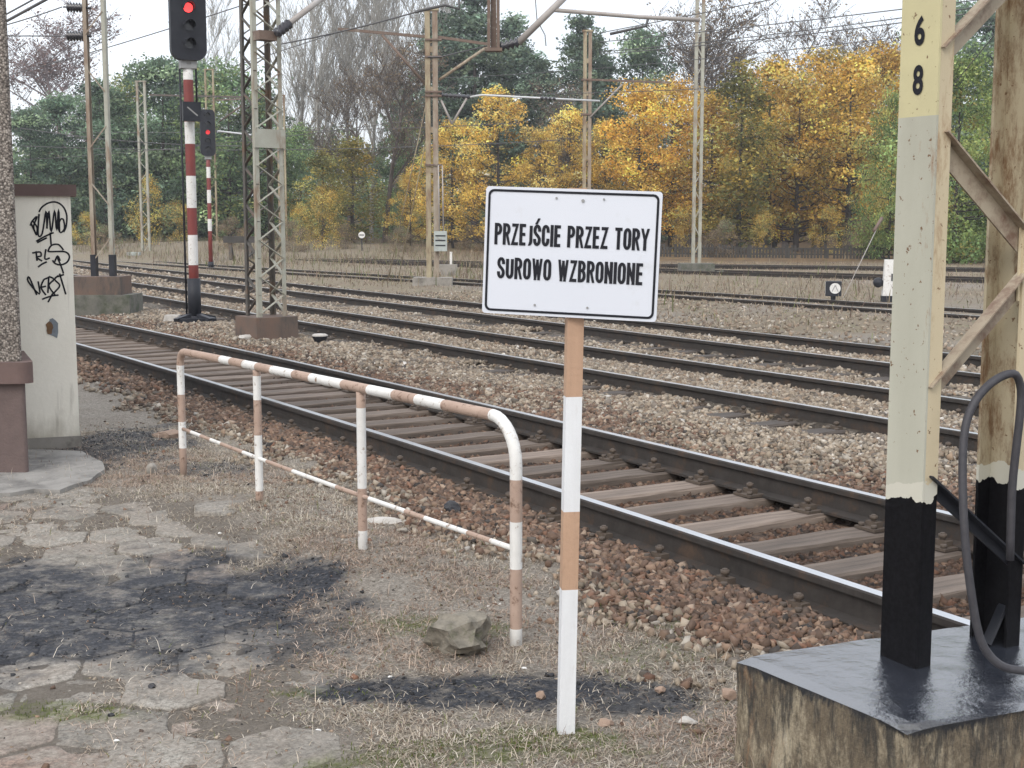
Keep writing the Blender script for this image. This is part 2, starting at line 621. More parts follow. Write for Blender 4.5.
def np_mesh(name, V, F, mats, cols=None, smooth=False):
    """V (n,3), F (m,k) with one k; cols (n,3) point colours"""
    me = bpy.data.meshes.new(name)
    k = F.shape[1]
    me.vertices.add(len(V))
    me.vertices.foreach_set('co', np.ascontiguousarray(V, dtype=np.float32).ravel())
    me.loops.add(F.size)
    me.loops.foreach_set('vertex_index', np.ascontiguousarray(F, dtype=np.int32).ravel())
    me.polygons.add(len(F))
    me.polygons.foreach_set('loop_start', np.arange(0, F.size, k, dtype=np.int32))
    me.polygons.foreach_set('loop_total', np.full(len(F), k, dtype=np.int32))
    if smooth:
        me.polygons.foreach_set('use_smooth', np.ones(len(F), dtype=bool))
    me.update(calc_edges=True)
    me.validate()
    if cols is not None:
        a = me.attributes.new('col', 'FLOAT_COLOR', 'POINT')
        c4 = np.ones((len(V), 4), dtype=np.float32)
        c4[:, :3] = cols
        a.data.foreach_set('color', c4.ravel())
    for m in (mats if isinstance(mats, (list, tuple)) else [mats]):
        me.materials.append(MT[m] if isinstance(m, str) else m)
    return me


def link_mesh(name, me, parent=None):
    o = bpy.data.objects.new(name, me)
    COL.objects.link(o)
    if parent is not None:
        o.parent = parent
    return o


def text_mesh(body, size, extrude, offset=0.0, sx=1.0, spacing=1.0):
    cu = bpy.data.curves.new('lettering', 'FONT')
    cu.body = body
    cu.size = size
    cu.extrude = extrude
    cu.offset = offset
    cu.align_x = 'CENTER'
    cu.align_y = 'CENTER'
    cu.space_character = spacing
    cu.resolution_u = 4
    o = bpy.data.objects.new('lettering', cu)
    COL.objects.link(o)
    dg = bpy.context.evaluated_depsgraph_get()
    me = bpy.data.meshes.new_from_object(o.evaluated_get(dg))
    bpy.data.objects.remove(o)
    bpy.data.curves.remove(cu)
    me.materials.clear()
    n = len(me.vertices)
    co = np.empty(n * 3, dtype=np.float32)
    me.vertices.foreach_get('co', co)
    co = co.reshape(-1, 3)
    co[:, 0] *= sx
    me.vertices.foreach_set('co', co.ravel())
    me.update()
    return me


# ------------------------------------------------------------------ ground
FB_S = np.array([-20, 3.2, 4.67, 6.2, 7.7, 9.2, 11, 60])
FB_Z = np.array([-.2, -.2, -.2, -.135, -.115, -.2, -.2, -.2])


def track_N(k, S):
    if k == 1:
        S2 = np.minimum(S, 24.0)
        return 4.854 + .0495 * S2 - .002 * S2 * S2 - .0465 * np.maximum(S - 24.0, 0)
    if k == 2:
        return 8.86 + .0194 * S
    return 12.08 + .031 * S


PV = sorted([(gnd(x, y).y, gnd(x, y).x) for x, y in ((430, 830), (385, 768), (315, 715), (285, 672), (305, 620), (265, 575), (270, 540), (215, 515), (120, 492), (95, 480))])
PV_Y, PV_X = np.array([p[0] for p in PV]), np.array([p[1] for p in PV])


def hg(X, Y):
    X = np.asarray(X, dtype=float)
    Y = np.asarray(Y, dtype=float)
    N, S = toNS(X, Y)
    z = np.full(X.shape, -.2)
    fb = np.interp(S, FB_S, FB_Z)
    z = z + (fb + .2) * np.exp(-((N - 2.9) / .55) ** 2)
    n1 = N - (track_N(1, S) - 4.9)
    z = np.where(n1 > 3.6, -.215, z)
    z = z + .05 * (sstep(3.2, 3.6, n1) * (n1 < 4.12) + (n1 > 5.68) * sstep(6.6, 6.0, n1))
    z = z + .10 * sstep(6.0, 6.8, n1) - .02 * sstep(7.6, 8.3, n1) + .01 * sstep(13, 15, n1)
    for k_ in (2, 3):
        dn_ = np.abs(N - track_N(k_, S))
        z = z - .075 * sstep(.80, .90, dn_) * sstep(1.55, 1.2, dn_) * sstep(.46, .58, fbm(S * .9 + 7 * k_, N * .3, 3))
    wig = fbm(X * 1.3, Y * 1.3, 3) - .5
    z = z + wig * .05 * sstep(.0, 1.0, np.abs(N - 4.9) - .9)
    fine = fbm(X * 9, Y * 9, 3) - .5
    pz = np.where(Y < 9.2, sstep(.25, -.1, X - np.interp(Y, PV_Y, PV_X)), 0)
    z = z - wig * .04 * pz - .012 * pz
    z = z + fine * .02 * (np.abs(N - 4.9) > .9) * (1 - .5 * pz)
    far = sstep(55, 140, Y)
    z = z + far * (fbm(X * .05, Y * .05, 3) - .3) * 1.2
    z = z + 4.2 * sstep(108, 150, Y)
    z = z + .7 * np.exp(-(((X + 17) / 14) ** 2 + ((Y - 82) / 14) ** 2))
    return z


def blob(X, Y, px, py, ax, ay, edge=.35, nz=.5, sc=3.0):
    """soft ragged patch centred where the photo shows it; ax, ay half sizes in metres"""
    c = gnd(px, py)
    r = np.sqrt(((X - c.x) / ax) ** 2 + ((Y - c.y) / ay) ** 2)
    r = r + (fbm(X * sc, Y * sc, 5) - .5) * 2.6 * nz + (fbm(X * sc * 6, Y * sc * 6, 4) - .5) * 1.3 * nz
    return 1 - sstep(1 - edge, 1 + edge * .4, r)


def ground_masks(X, Y):
    N, S = toNS(X, Y)
    n1 = N - (track_N(1, S) - 4.9)
    soot = np.maximum.reduce([
        blob(X, Y, 95, 615, .85, .95), blob(X, Y, 225, 600, .62, .62), blob(X, Y, 20, 610, .7, 1.0), blob(X, Y, 290, 640, .3, .35) * .7,
        blob(X, Y, 470, 690, .66, .23, .3, .35), blob(X, Y, 640, 695, .32, .2, .3, .35) * .9,
        blob(X, Y, 120, 445, .62, 1.0) * .85, blob(X, Y, 215, 470, .5, .35) * .6])
    moss = np.maximum.reduce([
        blob(X, Y, 60, 708, .42, .13, .5) * .9, blob(X, Y, 545, 738, .32, .11, .4, .35), blob(X, Y, 440, 628, .35, .15, .5) * .8,
        blob(X, Y, 310, 690, .25, .06, .5) * .7, blob(X, Y, 430, 752, .45, .12, .5) * .8, blob(X, Y, 600, 748, .22, .08, .5) * .8, blob(X, Y, 360, 765, .3, .1, .5) * .7, blob(X, Y, 645, 620, .25, .3, .5) * .4, blob(X, Y, 660, 655, .3, .2, .5) * .35])
    grassy = sstep(.45, .62, fbm(X * 1.6 + 3, Y * 1.6, 4) + .25 * sstep(.6, 1.5, N) - .25 * sstep(1.4, 0.2, N)) * sstep(3.9, 3.2, n1)
    paver = sstep(.12, -.12, X - np.interp(Y, PV_Y, PV_X) + (fbm(X * 2.2, Y * 2.2, 4) - .5) * .55)
    paver = np.where((Y > 8.9), 0, paver)
    ball = sstep(3.15, 3.75, n1 + (fbm(X * 2, Y * 2, 4) - .5) * .9)
    ball = ball * (1 - .75 * sstep(13.6, 15.5, N + (fbm(X * .6, Y * .6, 3) - .5) * 3))
    red = ball * sstep(7.2, 5.8, n1 + (fbm(X * 1.2, Y * 1.2, 3) - .5) * 2)
    veg = sstep(13.4, 15, N) * sstep(.2, .5, fbm(X * .35, Y * .35, 4) + .1 * sstep(40, 80, Y))
    litter = sstep(54, 64, Y + (fbm(X * .3, Y * .3, 3) - .5) * 10) * sstep(-6, 4, X + (Y - 60) * .2)
    return dict(litter=litter, soot=soot, moss=moss, paver=paver, ball=ball, red=red, veg=veg, grassy=grassy)


def lines(lo, hi, flo, fhi, step, grow):
    c = list(np.arange(flo, fhi, step))
    s, p = step, flo
    while p > lo:
        s *= grow
        p -= s
        c.insert(0, p)
    s, p = step, c[-1]
    while p < hi:
        s *= grow
        p += s
        c.append(p)
    return np.array(c)


gx = lines(-420, 420, -5.5, 4.0, .035, 1.16)
gy = lines(-40, 600, 2.0, 12.5, .035, 1.13)
GX, GY = np.meshgrid(gx, gy)
GZ = hg(GX, GY)
V = np.stack([GX.ravel(), GY.ravel(), GZ.ravel()], 1)
nx, ny = len(gx), len(gy)
ii = np.arange(nx * ny).reshape(ny, nx)
F = np.stack([ii[:-1, :-1].ravel(), ii[:-1, 1:].ravel(), ii[1:, 1:].ravel(), ii[1:, :-1].ravel()], 1)
masks = ground_masks(GX.ravel(), GY.ravel())


def ground_mat():
    m, n, bs = new_mat('ground_soil')

    def A(k):
        a = n.nodes.new('ShaderNodeAttribute')
        a.attribute_name = k
        return a.outputs['Fac']
    tc = n.nodes.new('ShaderNodeTexCoord')
    vec = tc.outputs['Object']
    # trodden soil and matted dead grass
    soil = ramp(n, noise(n, 34, 8, .8, vec=vec), [(.30, (.08, .068, .057)), (.44, (.24, .212, .178)), (.57, (.36, .325, .28)), (.72, (.50, .47, .42))])
    mott = ramp(n, noise(n, 2.3, 6, .65, vec=vec), [(.33, (.155, .125, .10)), (.5, (.255, .23, .193)), (.68, (.34, .318, .28))])
    sm_ = ramp(n, noise(n, 75, 6, .85, vec=vec), [(.33, (.35, .33, .31)), (.5, (.95, .95, .95)), (.66, (1.5, 1.5, 1.5))])
    c = mix(n, .3, soil, mott)
    m0 = n.nodes.new('ShaderNodeMix'); m0.data_type = 'RGBA'; m0.blend_type = 'MULTIPLY'; m0.inputs[0].default_value = 1
    n.links.new(c, m0.inputs[6]); n.links.new(sm_, m0.inputs[7])
    c = m0.outputs[2]
    c = mix(n, mth(n, 'MULTIPLY', A('paver'), .75), c, mix(n, noise(n, 18, 7, .75, vec=vec), (.055, .047, .039), (.24, .21, .175)))
    # ballast bed, colours darkened to paint in the shade between the stones
    vb = n.nodes.new('ShaderNodeTexVoronoi')
    vb.inputs['Scale'].default_value = 17
    n.links.new(vec, vb.inputs['Vector'])
    sb = n.nodes.new('ShaderNodeSeparateColor')
    n.links.new(vb.outputs['Color'], sb.inputs[0])
    tan = ramp(n, sb.outputs[0], [(0, (.05, .043, .037)), (.5, (.12, .105, .088)), (1, (.22, .20, .17))])
    redc = ramp(n, sb.outputs[0], [(0, (.028, .021, .017)), (.5, (.075, .053, .041)), (1, (.15, .11, .085))])
    bc = mix(n, A('red'), tan, redc)
    big = ramp(n, noise(n, .55, 5, vec=vec), [(.3, (.75, .72, .7)), (.7, (1.1, 1.08, 1.05))])
    mm = n.nodes.new('ShaderNodeMix'); mm.data_type = 'RGBA'; mm.blend_type = 'MULTIPLY'; mm.inputs[0].default_value = 1
    n.links.new(bc, mm.inputs[6]); n.links.new(big, mm.inputs[7])
    c = mix(n, A('ball'), c, mm.outputs[2])
    # dry weeds far off
    vg = ramp(n, noise(n, 1.5, 8, .75, vec=vec), [(.3, (.13, .105, .075)), (.52, (.22, .18, .125)), (.7, (.13, .145, .065))])
    c = mix(n, mth(n, 'MULTIPLY', A('veg'), .85), c, vg)
    lt = ramp(n, noise(n, 1.2, 8, .8, vec=vec), [(.3, (.045, .036, .028)), (.52, (.13, .085, .045)), (.66, (.32, .19, .055)), (.8, (.12, .13, .05))])
    c = mix(n, A('litter'), c, lt)
    # moss, coal dust
    mn = ramp(n, noise(n, 16, 7, .7, vec=vec), [(.4, .1), (.6, 1.0)])
    c = mix(n, mth(n, 'MULTIPLY', A('moss'), mn), c, ramp(n, noise(n, 40, 5, vec=vec), [(.3, (.055, .075, .015)), (.7, (.15, .17, .045))]))
    sn = ramp(n, noise(n, 9, 9, .8, vec=vec), [(.34, .3), (.49, 1.0)])
    c = mix(n, mth(n, 'MULTIPLY', A('soot'), sn), c, ramp(n, noise(n, 50, 5, vec=vec), [(.3, (.018, .02, .025)), (.55, (.048, .052, .062)), (.75, (.13, .134, .146))]))
    n.links.new(c, bs.inputs['Base Color'])
    bs.inputs['Roughness'].default_value = .95
    bs.inputs['Specular IOR Level'].default_value = .25
    h1 = noise(n, 40, 8, .75, vec=vec)
    h2 = mth(n, 'MULTIPLY', noise(n, 80, 4, vec=vec), .4)
    h4 = mth(n, 'MULTIPLY', noise(n, 9, 6, .7, vec=vec), .8)
    h3 = mth(n, 'MULTIPLY', mth(n, 'SUBTRACT', 1.0, vb.outputs['Distance']), mth(n, 'MULTIPLY', A('ball'), 1.2))
    bump(n, bs, mth(n, 'ADD', mth(n, 'ADD', mth(n, 'ADD', h1, h4), h2), h3), 1.0, .02)
    return m


MT['ground'] = ground_mat()
gme = np_mesh('ground', V, F, 'ground', smooth=True)
for k, a in masks.items():
    at_ = gme.attributes.new(k, 'FLOAT', 'POINT')
    at_.data.foreach_set('value', np.ascontiguousarray(a, dtype=np.float32))
tag(link_mesh('ground', gme), kind='structure')

# ------------------------------------------------------------------ worn hexagonal paving slabs
def paving():
    rp = np.random.RandomState(21)
    V, F, C, SO, MO = [], [], [], [], []
    Rh = .225
    dx_, dy_ = Rh * math.sqrt(3), Rh * 1.5
    a0 = R(12)
    ca, sa = math.cos(a0), math.sin(a0)
    K = 36
    tone = [(.31, .30, .272), (.265, .255, .232), (.35, .335, .305), (.31, .235, .198), (.32, .27, .236), (.235, .226, .205)]
    cells = []
    for r_ in range(-8, 34):
        for q_ in range(-26, 14):
            u, v = (q_ + .5 * (r_ % 2)) * dx_, r_ * dy_
            x, y = u * ca - v * sa - 1.0, u * sa + v * ca + 2.6
            if 2.3 < y < 9.3 and -5.2 < x < 1.6:
                cells.append((x, y))
    cx, cy = np.array([c[0] for c in cells]), np.array([c[1] for c in cells])
    mk = ground_masks(cx, cy)
    zc = hg(cx, cy)
    for i, (x, y) in enumerate(cells):
        if mk['paver'][i] < .38 or rp.rand() < .025:
            continue
        th = rp.normal(0, .03)
        tx, ty = rp.normal(0, .010), rp.normal(0, .010)
        dz = rp.normal(.004, .004)
        x, y = x + rp.normal(0, .006), y + rp.normal(0, .006)
        ang = np.linspace(0, 2 * PI, K, endpoint=False)
        apo = Rh * math.cos(PI / 6) * .992
        rad = apo / np.cos(((ang + PI / 6) % (PI / 3)) - PI / 6)
        rad = np.minimum(rad, Rh * .985)
        rad = rad * (1 + (vnoise(np.cos(ang) * 4.5 + i * 3.1, np.sin(ang) * 4.5 + i * 1.7) - .7) * .07)
        if rp.rand() < .35:                    # a broken corner
            ac = rp.uniform(0, 2 * PI)
            dd = np.abs((ang - ac + PI) % (2 * PI) - PI)
            rad = rad * (1 - rp.uniform(.15, .4) * sstep(.75, .2, dd))
        base = sum(len(v_) for v_ in V)
        rings = [(1.0, -.05), (1.0, -.006), (.985, -.002), (.96, 0.0), (.6, .0), (.3, .0)]
        pts = []
        for k, h in rings:
            px, py = np.cos(ang + th + a0) * rad * k, np.sin(ang + th + a0) * rad * k
            pz = zc[i] + dz + h + px * tx + py * ty
            if h > -.02:
                pz = pz + (fbm((x + px) * 14, (y + py) * 14, 3) - .5) * .010
            pts.append(np.stack([x + px, y + py, pz], 1))
        pts.append(np.array([[x, y, zc[i] + dz]]))
        P = np.concatenate(pts)
        V.append(P)
        j = np.arange(K)
        j2 = (j + 1) % K
        for a in range(len(rings) - 1):
            F.append(np.stack([base + a * K + j, base + a * K + j2, base + (a + 1) * K + j2, base + (a + 1) * K + j], 1))
        e = base + (len(rings) - 1) * K
        F.append(np.stack([e + j, e + j2, np.full(K, base + len(rings) * K), np.full(K, base + len(rings) * K)], 1))
        t = np.array(tone[rp.choice(6, p=[.36, .25, .2, .03, .05, .11])]) * rp.uniform(.82, 1.15)
        if y < 4.8 and rp.rand() < .55:
            t = np.array(tone[3 + rp.randint(2)])
        C.append(np.repeat(t[None], len(P), 0))
    V, C = np.concatenate(V), np.concatenate(C)
    tri = [f for f in F if (f[:, 2] == f[:, 3]).all()]
    quad = [f for f in F if not (f[:, 2] == f[:, 3]).all()]
    Fq = np.concatenate(quad)
    Ft = np.concatenate(tri)[:, :3]
    Fall = np.concatenate([Fq[:, [0, 1, 2]], Fq[:, [0, 2, 3]], Ft])
    me = np_mesh('paving', V, Fall, 'paver', C, smooth=True)
    mv = ground_masks(V[:, 0], V[:, 1])
    for k in ('soot', 'moss', 'paver'):
        a = me.attributes.new(k, 'FLOAT', 'POINT')
        a.data.foreach_set('value', np.ascontiguousarray(mv[k], dtype=np.float32))
    return me


def paver_mat():
    m, n, bs = new_mat('worn_paver')

    def A(k, o='Fac'):
        a = n.nodes.new('ShaderNodeAttribute')
        a.attribute_name = k
        return a.outputs[o]
    tc = n.nodes.new('ShaderNodeTexCoord')
    vec = tc.outputs['Object']
    c = A('col', 'Color')
    w = ramp(n, noise(n, 11, 9, .78, vec=vec), [(.3, (.35, .33, .31)), (.48, (.9, .88, .85)), (.7, (1.5, 1.48, 1.45))])
    mm = n.nodes.new('ShaderNodeMix'); mm.data_type = 'RGBA'; mm.blend_type = 'MULTIPLY'; mm.inputs[0].default_value = 1
    n.links.new(c, mm.inputs[6]); n.links.new(w, mm.inputs[7])
    c = mm.outputs[2]
    c = mix(n, ramp(n, noise(n, 65, 6, .8, vec=vec), [(.44, 0.0), (.62, .75)]), c, (.05, .045, .04))
    # soil trodden over the slabs
    d = ramp(n, noise(n, 4.2, 9, .8, vec=vec), [(.44, 0.05), (.58, .92)])
    soil = ramp(n, noise(n, 40, 8, .8, vec=vec), [(.3, (.085, .073, .061)), (.48, (.24, .212, .18)), (.7, (.42, .385, .34))])
    c = mix(n, d, c, soil)
    mn = ramp(n, noise(n, 16, 7, .7, vec=vec), [(.4, .1), (.6, 1.0)])
    c = mix(n, mth(n, 'MULTIPLY', A('moss'), mn), c, ramp(n, noise(n, 40, 5, vec=vec), [(.3, (.055, .075, .015)), (.7, (.15, .17, .045))]))
    sn = ramp(n, noise(n, 7, 9, .8, vec=vec), [(.36, .35), (.52, 1.0)])
    so = ramp(n, noise(n, 38, 7, .78, vec=vec), [(.3, (.014, .015, .019)), (.52, (.042, .045, .053)), (.75, (.14, .144, .155))])
    c = mix(n, mth(n, 'MULTIPLY', A('soot'), sn), c, so)
    n.links.new(c, bs.inputs['Base Color'])
    bs.inputs['Roughness'].default_value = .9
    bs.inputs['Specular IOR Level'].default_value = .3
    bump(n, bs, noise(n, 45, 8, .78, vec=vec), .7, .012)
    return m


MT['paver'] = paver_mat()
tag(link_mesh('paving', paving()), kind='structure')

# ------------------------------------------------------------------ railway tracks
GA = 1.505 / 2
PROF = [(-.075, -.165), (.075, -.165), (.075, -.150), (.012, -.135), (.010, -.045), (.036, -.036), (.036, -.008),
        (.028, 0.0), (-.028, 0.0), (-.036, -.008), (-.036, -.036), (-.010, -.045), (-.012, -.135), (-.075, -.150)]


def rail_mb(pts, top=True):
    mb = MB()
    pts = [Vector(p) for p in pts]
    k = len(PROF)
    b0 = 0
    for i, p in enumerate(pts):
        d = (pts[min(i + 1, len(pts) - 1)] - pts[max(i - 1, 0)]).normalized()
        s = d.cross(Vector((0, 0, 1))).normalized()
        for a, h in PROF:
            mb.v.append(tuple(p + s * a + Vector((0, 0, h))))
    for i in range(len(pts) - 1):
        for j in range(k):
            j2 = (j + 1) % k
            mb.f.append((i * k + j, i * k + j2, (i + 1) * k + j2, (i + 1) * k + j))
            mb.m.append(1 if j == 7 else 0)
            mb.s.append(False)
    mb.f.append(tuple(range(k))[::-1]); mb.m.append(0); mb.s.append(False)
    e = (len(pts) - 1) * k
    mb.f.append(tuple(e + j for j in range(k))); mb.m.append(0); mb.s.append(False)
    return mb


def curve_pts(k, off, S0, S1, step=1.5, z=0.0):
    out = []
    for S in np.arange(S0, S1 + .01, step):
        N = float(track_N(k, S))
        dn = float(track_N(k, S + .5) - track_N(k, S - .5))
        out.append(NS(N + off, S - off * dn, z))
    return out


random.seed(3)
SLEEP_L, SLEEP_W = 2.5, .235


def sleeper_mb(seed):
    rng = random.Random(seed)
    bm = bmesh.new()
    bmesh.ops.create_cube(bm, size=1)
    for v in bm.verts:
        v.co.x *= SLEEP_L
        v.co.y *= SLEEP_W
        v.co.z *= .14
    bmesh.ops.bevel(bm, geom=list(bm.edges), offset=.012, segments=1, affect='EDGES')
    bmesh.ops.subdivide_edges(bm, edges=[e for e in bm.edges if abs(e.verts[0].co.x - e.verts[1].co.x) > .5], cuts=10)
    for v in bm.verts:
        v.co.y += rng.uniform(-.008, .008)
        v.co.z += rng.uniform(-.006, .004)
    me = bpy.data.meshes.new('sleeper')
    bm.to_mesh(me)
    bm.free()
    return me


def fastening_mesh():
    mb = MB()
    mb.box((0, 0, .008), (.36, .16, .016))
    for s in (-1, 1):
        mb.box((s * .105, 0, .03), (.05, .09, .03))
        mb.tube([(s * .11, 0, .03), (s * .11, 0, .085)], .014, 6)
        mb.tube([(s * .11, 0, .058), (s * .11, 0, .078)], .024, 6)
        mb.tube([(s * .155, .05, .016), (s * .155, .05, .035)], .018, 6)
        mb.tube([(s * .155, -.05, .016), (s * .155, -.05, .035)], .018, 6)
    o = mb.build('rail_fastening', 'fastening', link=False)
    me = o.data
    bpy.data.objects.remove(o)
    return me


sl_meshes = [sleeper_mb(i) for i in range(4)]
for me in sl_meshes:
    me.materials.append(MT['sleeper'])
sl_dark = [me.copy() for me in sl_meshes]
for me in sl_dark:
    me.materials.clear()
    me.materials.append(MT['sleeper_dark'])
fa_mesh = fastening_mesh()


def track(k, S0, S1, label, sl_S0, sl_S1, step, sl_z, meshes, fast_to, top_mat='rail_top', group='parallel railway tracks'):
    base = NS(float(track_N(k, S0)), S0, -.2)
    t = thing('railway_track', base, label, 'track', group)
    inv = Vector(base)
    for s in (-1, 1):
        pts = [p - inv for p in curve_pts(k, s * GA, S0, S1)]
        rail_mb(pts).build('rail', ['rail_side', top_mat], t)
    S = sl_S0
    i = 0
    while S < sl_S1:
        N = float(track_N(k, S))
        dn = float(track_N(k, S + .5) - track_N(k, S - .5))
        o = bpy.data.objects.new('sleeper', meshes[i % len(meshes)])
        COL.objects.link(o)
        o.parent = t
        o.location = NS(N, S, sl_z + random.uniform(-.006, .006)) - inv
        o.rotation_euler = (0, 0, math.atan2(NY, NX) - math.atan(dn) + random.uniform(-.012, .012))
        if S < fast_to:
            for s in (-1, 1):
                q = bpy.data.objects.new('rail_fastening', fa_mesh)
                COL.objects.link(q)
                q.parent = o
                q.location = (s * GA, 0, -.163 - sl_z)
        i += 1
        S += step + random.uniform(-.025, .025)
    return t


track(1, -2, 75, 'nearest railway track with bare wooden sleepers, just behind the sign and pipe railing', 1.2, 34, .515, -.236, sl_meshes, 22)
track(2, -2, 90, 'second railway track from the front, sleepers buried in tan ballast', 5, 34, .6, -.212, sl_dark, 26)
track(3, -2, 110, 'third railway track from the front, along the edge of the dry grass', 8, 38, .62, -.222, sl_dark, 0)


def poly_track(cpts, label, z=0.0, top='rail_top', sleepers=True, half=GA):
    cp = [Vector((x, y, z)) for x, y in cpts]
    base = cp[0] + Vector((0, 0, -.2))
    t = thing('railway_track', base, label, 'track', 'parallel railway tracks')
    # smooth the centre line
    fine = []
    for i in range(len(cp) - 1):
        p0, p1, p2, p3 = cp[max(i - 1, 0)], cp[i], cp[i + 1], cp[min(i + 2, len(cp) - 1)]
        for u in np.linspace(0, 1, 9)[:-1]:
            u = float(u)
            fine.append(.5 * ((2 * p1) + (p2 - p0) * u + (2 * p0 - 5 * p1 + 4 * p2 - p3) * u * u + (3 * p1 - p0 - 3 * p2 + p3) * u ** 3))
    fine.append(cp[-1])
    for s in (-1, 1):
        q = []
        for i, p in enumerate(fine):
            d = (fine[min(i + 1, len(fine) - 1)] - fine[max(i - 1, 0)]).normalized()
            q.append(p + d.cross(Vector((0, 0, 1))) * (s * half) - base)
        rail_mb(q).build('rail', ['rail_side', top], t)
    if sleepers:
        acc = 0.0
        n = 0
        for i in range(len(fine) - 1):
            a, b = fine[i], fine[i + 1]
            L = (b - a).length
            while acc < L and n < 90:
                p = a.lerp(b, acc / L)
                o = bpy.data.objects.new('sleeper', sl_dark[n % 4])
                COL.objects.link(o)
                o.parent = t
                o.location = p - base + Vector((0, 0, -.215))
                dd = b - a
                o.rotation_euler = (0, 0, math.atan2(dd.y, dd.x) + PI / 2)
                n += 1
                acc += .65
            acc -= L
    return t


def nsl(L):
    return [tuple(NS(N, S)[:2]) for N, S in L]


poly_track(nsl([(20.6, 4), (20.35, 14), (20.0, 26), (18.3, 42), (16.8, 65), (15.6, 95)]),
           'weedy fourth railway track with half hidden rails, beside the small dwarf signal', z=-.04, sleepers=False)
poly_track([(30, 42.2), (17.2, 48.9), (10, 52.2), (4, 54.6), (-2.5, 58.2), (-9, 64), (-20, 76), (-34, 96)],
           'far railway track curving along the foot of the yellow trees', top='rail_top')
poly_track([(26, 32.5), (17, 37.6), (12.2, 41.5), (7.2, 46.2), (1.5, 51.2), (-4, 56.6), (-9.5, 62.5)],
           'far railway track joining the one along the yellow trees', top='rail_old')

# ------------------------------------------------------------------ ballast stones
rs = np.random.RandomState(11)
CUB_V = np.array([(x, y, z) for z in (-1, 1) for y in (-1, 1) for x in (-1, 1)]) * .8
CUB_F = np.array([(0, 2, 1), (1, 2, 3), (4, 5, 6), (5, 7, 6), (0, 1, 5), (0, 5, 4), (1, 3, 7), (1, 7, 5), (3, 2, 6), (3, 6, 7), (2, 0, 4), (2, 4, 6)])


def stones(P, size, cols):
    """angular crushed stones"""
    n = len(P)
    base = CUB_V[None] * (1 + rs.uniform(-.45, .35, (n, 8, 3))) + rs.uniform(-.28, .28, (n, 8, 3))
    sc = size[:, None] * rs.uniform(.6, 1.25, (n, 3))
    sc[:, 2] *= .75
    v = base * sc[:, None, :]
    q = rs.normal(0, 1, (n, 4)) * np.array([1.0, .45, .45, 1.0])
    q /= np.linalg.norm(q, axis=1)[:, None]
    w, x, y, z = q.T
    Rm = np.stack([np.stack([1 - 2 * (y * y + z * z), 2 * (x * y - w * z), 2 * (x * z + w * y)], -1),
                   np.stack([2 * (x * y + w * z), 1 - 2 * (x * x + z * z), 2 * (y * z - w * x)], -1),
                   np.stack([2 * (x * z - w * y), 2 * (y * z + w * x), 1 - 2 * (x * x + y * y)], -1)], 1)
    v = np.einsum('nij,nkj->nki', Rm, v) + P[:, None, :]
    f = CUB_F[None] + (np.arange(n) * 8)[:, None, None]
    c = np.repeat(cols[:, None, :], 8, 1) * rs.uniform(.88, 1.12, (n, 8, 1))
    return v.reshape(-1, 3), f.reshape(-1, 3), np.clip(c.reshape(-1, 3), 0, 1)


def palette(n, cols, w):
    idx = rs.choice(len(cols), n, p=np.array(w) / sum(w))
    return np.array(cols)[idx] * rs.uniform(.7, 1.25, (n, 1))


TAN = [(.31, .262, .205), (.24, .198, .15), (.19, .145, .108), (.37, .335, .285), (.14, .12, .10), (.25, .185, .13), (.46, .435, .40)]
TANW = [.29, .28, .14, .09, .15, .05, .008]
RED = [(.165, .108, .078), (.132, .09, .068), (.22, .152, .108), (.092, .07, .057), (.27, .205, .155), (.175, .10, .068), (.05, .045, .042)]
REDW = [.28, .24, .16, .14, .07, .06, .05]


def scatter(n, Nlo, Nhi, Slo, Shi):
    N = rs.uniform(Nlo, Nhi, n)
    S = rs.uniform(Slo, Shi, n)
    X, Y = NX * N + DX * S, NY * N + DY * S
    k = (np.abs(X) < .47 * np.maximum(Y, 0) + .6) & (Y > 2.5)
    return N[k], S[k], X[k], Y[k]


def ballast(n, Nlo, Nhi, Slo, Shi, size, thin=None, clean_sleepers=False):
    N, S, X, Y = scatter(n, Nlo, Nhi, Slo, Shi)
    mk = ground_masks(X, Y)
    keep = rs.rand(len(N)) < mk['ball'] ** .8
    n1 = N - (track_N(1, S) - 4.9)
    for kk in (1, 2, 3):
        dn = N - track_N(kk, S)
        keep &= np.abs(np.abs(dn) - GA) > .085
    N, S, X, Y = N[keep], S[keep], X[keep], Y[keep]
    red = mk['red'][keep]
    m = len(N)
    cols = np.where((rs.rand(m) < red)[:, None], palette(m, RED, REDW), palette(m, TAN, TANW))
    z = hg(X, Y)
    d1 = np.abs(N - track_N(1, S))
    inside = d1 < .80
    sz = np.minimum(size * np.exp(rs.normal(0, .26, m)), size * 1.5)
    z = np.where(inside, -.235 + rs.uniform(-.01, .02, m), z + sz * rs.uniform(-.1, .5, m))
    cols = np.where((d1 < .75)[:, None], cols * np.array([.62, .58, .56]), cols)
    return np.stack([X, Y, z], 1), sz, cols


parts = [ballast(84000, 3.0, 6.4, 1.0, 13, .0178),
         ballast(64000, 6.2, 10.5, 2.0, 14, .0172),
         ballast(19000, 3.2, 6.4, 13, 30, .025),
         ballast(80000, 6.2, 13.6, 9, 30, .022),
         ballast(16000, 10, 20.5, 10, 30, .025),
         ballast(20000, 6.0, 15, 30, 62, .036)]
P = np.concatenate([p[0] for p in parts])
sz = np.concatenate([p[1] for p in parts])
cc = np.concatenate([p[2] for p in parts])
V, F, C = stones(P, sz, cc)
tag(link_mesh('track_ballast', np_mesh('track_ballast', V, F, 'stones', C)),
    'loose crushed stone ballast spread around and between the tracks', 'ballast', kind='stuff')

